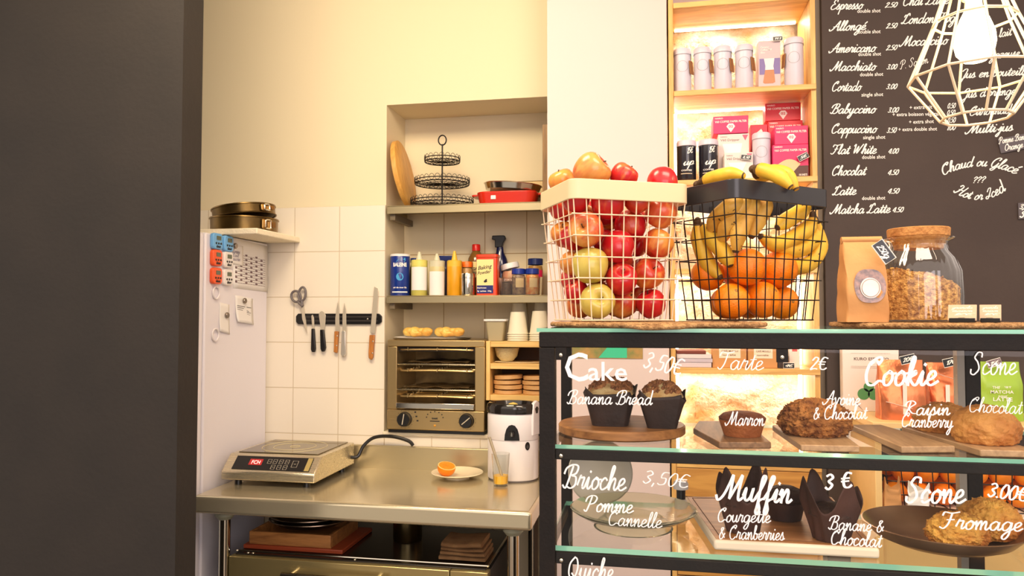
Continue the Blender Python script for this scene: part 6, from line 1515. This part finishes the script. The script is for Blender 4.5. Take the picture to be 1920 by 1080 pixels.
def bunch(label, paths, ins, r=.0165, m=BAN, sd_='a'):
    M, _ = local_frame(bB); s0 = M @ hit(bB, paths[0][0][0], paths[0][0][1], sd_, ins)
    t = thing('banana_bunch', label, 'bananas', s0, group='banana bunches in the black basket')
    for i, p in enumerate(paths): banana(bB, p, ins+.004*(i % 2), r, t, m, sd_=sd_)
    mb = MB().ball(s0, (.008, .008, .011), 12, 8); rel(mb, t).obj('stem', BRN, t)
bunch('ripe brown-speckled bananas hanging in the middle under the black rim', [[(1400,366,.02),(1372,386),(1344,412),(1332,440)],[(1404,366,.02),(1392,384),(1366,420),(1350,458)],[(1410,366,.02),(1408,386),(1388,430),(1379,474)],[(1420,366,.02),(1432,386),(1420,412),(1408,446)]], .03, .0195, BANR)
bunch('two yellow bananas pointing down at the apple basket side', [[(1308,416),(1311,450),(1326,492),(1352,522)],[(1314,420),(1336,448),(1360,478),(1370,500)]], .028, .0185)
bunch('curved yellow bananas with dark tips at the kraft bag side', [[(1524,404),(1518,424),(1484,448),(1450,458),(1424,442)],[(1526,406),(1530,440),(1504,466),(1470,468),(1440,446)],[(1528,408),(1538,458),(1520,492),(1484,502),(1452,488)],[(1518,384),(1500,398),(1474,414),(1456,428)]], .031, .0180)
M, Mi = local_frame(bB)
def topbunch(label, paths, r=.016):
    t = None
    for path in paths:
        raw = [P(*q) for q in path]; pts = smooth_path(raw, 7); n = len(pts)
        if t is None:
            t = thing('banana_bunch', label, 'bananas', raw[0], group='banana bunches in the black basket')
            mb = MB().ball(raw[0], (.010, .010, .009), 12, 8); rel(mb, t).obj('stem', BRN, t)
        rs = [r*min(1, .34+2.4*min(i/(n-1), 1-i/(n-1))) for i in range(n)]
        mb = MB().tube(pts, rs, 10); k = 0
        for i in range(n-1):
            for j in range(10):
                if i < 5 or i >= n-2: mb.mi[k] = 1
                k += 1
        rel(mb, t).obj('banana', [BAN, BRN], t, ang=60)
topbunch('pair of bananas with a brown stem rising over the black rim', [[(1413, 317, 1.62), (1432, 320, 1.60), (1460, 330, 1.58), (1484, 352, 1.57)], [(1413, 318, 1.64), (1426, 328, 1.66), (1452, 322, 1.66), (1478, 330, 1.65), (1494, 356, 1.64)]])
topbunch('single yellow banana lying along the top by the short side of the black rim', [[(1308, 346, 1.70), (1335, 335, 1.66), (1368, 327, 1.62), (1396, 330, 1.60)]])

# ---------------- kraft bag, tag, granola jar, price cards
KR = mat('kraft_paper', S(206, 150, 92), .75, bump=.35, bscale=16, col2=S(196, 138, 80), vscale=12)
xa, xb = P(1588, 610, 1.50).x, P(1668, 610, 1.50).x; w = xb-xa
kb = thing('kraft_bag', 'brown kraft paper bag with a rolled top and a round label window', 'bag', ((xa+xb)/2, 1.54, MZ))
H, dp = .158, .085
def kf(u, v):
    a = 2*pi*u; c, s = cos(a), sin(a); e = .12; k = 1-.84*max(0, (v-.35)/.65)**1.4
    x = abs(c)**e*(1 if c > 0 else -1)*w/2*(1-.05*v); y = abs(s)**e*(1 if s > 0 else -1)*dp/2*k
    fold = .008*(1-min(1, abs(abs(c)-1)*6))*sin(v*pi)
    y2 = y*(1-.35*fold*40*(1 if abs(y) < dp*.2 else 0))
    return (x+.0012*sin(v*16+u*20), y2-.012*v*0+.0016*sin(v*13+u*9), H*v)
mb = MB().grid(kf, 64, 18, cu=True); mb.f.append([i*18 for i in range(64)][::-1]); mb.mi.append(0)
mb.obj('bag', KR, kb, ang=45)
MB().tube([(-w/2*.97, -.001, H), (w/2*.97, -.001, H)], .0085, 12, sc=(1.0, .8)).obj('rolled_top', KR, kb)
fy = -dp/2
def win(mb, rx, rz, cz, off, cx=.004, e=1.0):
    pts = []
    for i in range(28):
        a = 2*pi*i/28; z = cz+rz*sin(a); v = z/H; k = 1-.84*max(0, (v-.35)/.65)**1.4
        pts.append((cx+rx*abs(cos(a))**e*(1 if cos(a) > 0 else -1), -dp/2*k-off, z))
    mb.add(pts, [tuple(range(28))]); return mb
win(MB(), .028, .032, .068, .0024, e=.7).obj('window', mat('muesli_window', S(150, 106, 88), .2, col2=S(80, 50, 44), vscale=120, coat=.6), kb)
win(MB(), .018, .0195, .064, .0036).obj('round_label', plain(230, 218, 212, .5), kb)
mb = MB(); mb.tube([(.004+.0155*cos(a), -dp/2*1.0-.0040, .064+.0165*sin(a)) for a in [i*2*pi/28 for i in range(28)]], .0005, 4, closed=True); mb.obj('label_ring', plain(150, 120, 110, .6), kb)
tg = P(1657, 472, 1.49)
price_tag('price_tag', 'black slanted hang tag with white writing at the top of the kraft bag', tg, .042, .022, '250g', ry=R(56))
jx = P(1728, 600, 1.62).x
gj = thing('granola_jar', 'large ribbed glass jar of granola with a cork lid', 'jar', (jx, 1.63, MZ))
JG = pane('jar_glass', (.97, .98, .97, 1), 2.2, .03)
JR = .079
MB().lathe([(0, .001), (JR-.006, .001), (JR, .006), (JR+.001, .05), (JR-.001, .10), (JR-.010, .125), (JR-.022, .140), (.054, .149), (.052, .154), (.054, .160), (.064, .164), (.066, .166), (.063, .168), (.0495, .163), (.0485, .155)], 96, ribs=32, ribd=.010).obj('jar', JG, gj)
MB().lathe([(0, .146), (.044, .146), (.048, .163), (.0565, .171), (.0575, .186), (.056, .1875), (0, .1875)], 44).obj('cork_lid', mat('cork', S(206, 148, 84), .85, bump=.4, bscale=160, col2=S(170, 110, 54), vscale=70), gj)
GRA = mat('granola', S(232, 178, 98), .8, bump=.8, bscale=160, col2=S(140, 84, 34), vscale=110, detail=6)
def gz(x, y): return .083-.30*x-.12*y+.006*noise.noise(Vector((x*60, y*60, 0)))
def gs_(u, v):
    a = 2*pi*u
    if v < .5: r = (JR-.008); t = v/.5; x, y = r*cos(a), r*sin(a); return (x, y, .004+(gz(x, y)-.004)*t)
    r = (JR-.008)*(1-(v-.5)/.5); x, y = r*cos(a), r*sin(a); return (x, y, gz(x, y))
g_ = MB().grid(gs_, 60, 25, cu=True); g_.f.append([i*25 for i in range(60)][::-1]); g_.mi.append(0)
rn = random.Random(11)
for i in range(900):
    a = rn.random()*2*pi
    if rn.random() < .72: r = JR-.0095; x, y = r*cos(a), r*sin(a); z = .006+(gz(x, y)-.004)*rn.random()
    else: r = (JR-.010)*sqrt(rn.random()); x, y = r*cos(a), r*sin(a); z = gz(x, y)+.001
    g_.ball((x, y, z), (rn.uniform(.0018, .0034), rn.uniform(.0018, .0034), rn.uniform(.0012, .0026)), 5, 4)
tag(g_.obj('granola', GRA, gj, ang=70), kind='stuff')
CARD = plain(190, 162, 134, .6)
for px, wpx_, l in ((1804, 46, 'kraft price card on a black foot, beside the granola jar'), (1857, 34, 'kraft price card on a black foot, standing farther from the jar')):
    c = P(px, 612, 1.47); wc = wpx_*1.37/1400
    t = thing('price_card', l, 'price card', (c.x, 1.47, MZ), R(-24), group='kraft price cards on the jute mat')
    Mt = Matrix.Translation((0, 0, .003)) @ Matrix.Rotation(R(-32), 4, 'X')
    MB().prism([(-wc/2, 0), (-.006, 0), (-.006, .006), (.004, .006), (.004, 0), (wc/2, 0), (wc/2, .034), (-wc/2, .034)], -.001, .001, Mt @ Matrix.Rotation(pi/2, 4, 'X')).obj('card', CARD, t, bevel=.0008)
    MB().box((0, .022, .004), (wc*.9, .05, .008)).obj('foot', BLACKP, t, bevel=.001)
    mb = MB()
    for k, s in enumerate(('granola', 'maison', '12€')):
        vs, fs, L = script(s, .1); mb.add([Mt @ Vector((-wc*.36+v.x*wc*.7/L, -.0015, .025-k*.007+v.y*.0028)) for v in vs], fs)
    mb.obj('lettering', plain(244, 232, 220, .6), t)
# ---------------- oranges and papers on the back counter's lower shelf
zs = .9604
xl, xr = P(1660, 930, 2.54).x, 1.36
cxx = (xl+xr)/2
t = thing('orange_basket', 'black wire basket of oranges on the shelf of the back counter', 'basket', (cxx, 2.66, zs))
wO, dO, hO = xr-xl, .22, .17
cage = MB()
for i in range(15):
    x = -wO/2+wO*i/14
    for y in (-dO/2, dO/2): cage.tube([(x*.94, y*.94, .002), (x, y, hO)], .0018, 5)
    cage.tube([(x*.94, -dO/2*.94, .002), (x*.94, dO/2*.94, .002)], .0018, 5)
cage.obj('upright_wires', BKW, t)
rg = MB()
for i in range(5):
    z = .002+(hO-.002)*i/4; k = .94+.06*i/4; rg.tube([(x*k, y*k, z) for x, y in rrect(wO+.004, dO+.004, .02, 4)], .0018 if i < 4 else .0035, 5, closed=True)
rg.obj('ring_wires', BKW, t)
n = 0
for row in range(2):
    for iy in range(2):
        for ix in range(8):
            r = .0345; x = -wO/2+.052+ix*.0715+(.02 if (row+iy) % 2 else 0)
            if x > wO/2-.045: continue
            make_orange((cxx+x, 2.66-.048+iy*.094-.003*row, zs+.0045+r+row*.0692), r, '%s %s orange of the back counter basket, %s from its end' % (('lower', 'upper')[row], ('front-row', 'rear-row')[iy], ('first', 'second', 'third', 'fourth', 'fifth', 'sixth', 'seventh', 'eighth')[ix]), (ix*.7, row+iy*.8, ix), 'oranges in the back counter basket')

# crumpled paper bags and sheets on the same shelf, before the oranges
def paper_bag(name, label, cat, px, Y, w, h, dep, m, rz, seed):
    x = P(px, 940, Y).x
    def fn(u, v):
        a = 2*pi*u; c, s = cos(a), sin(a); e = .3; k = 1-.5*v
        xx = abs(c)**e*(1 if c > 0 else -1)*w/2*(1+.12*v*sin(seed+v*4)); yy = abs(s)**e*(1 if s > 0 else -1)*dep/2*k
        q = noise.noise(Vector((xx*40+seed, yy*40, v*4)))*.006
        return (xx+q+.03*w*v*sin(seed), yy+q, h*v*(1+.25*v*sin(a*2+seed)))
    mb = MB().grid(fn, 40, 12, cu=True); mb.f.append([i*12 for i in range(40)][::-1]); mb.mi.append(0); mb.f.append([i*12+11 for i in range(40)]); mb.mi.append(0)
    o = mb.obj(name, m, ang=40); o.location = (x, Y, zs+.0003); o.rotation_euler = (0, 0, rz)
    return tag(o, label, cat)
paper_bag('paper_bag', 'crumpled brown paper bag on the back counter shelf, before the orange basket', 'bag', 1672, 2.527, .056, .085, .022, KR, .3, 1.2)
paper_bag('paper_napkin', 'crumpled white paper beside the brown bag, before the orange basket', 'paper', 1722, 2.52, .06, .075, .022, PAPER, -.2, 2.7)
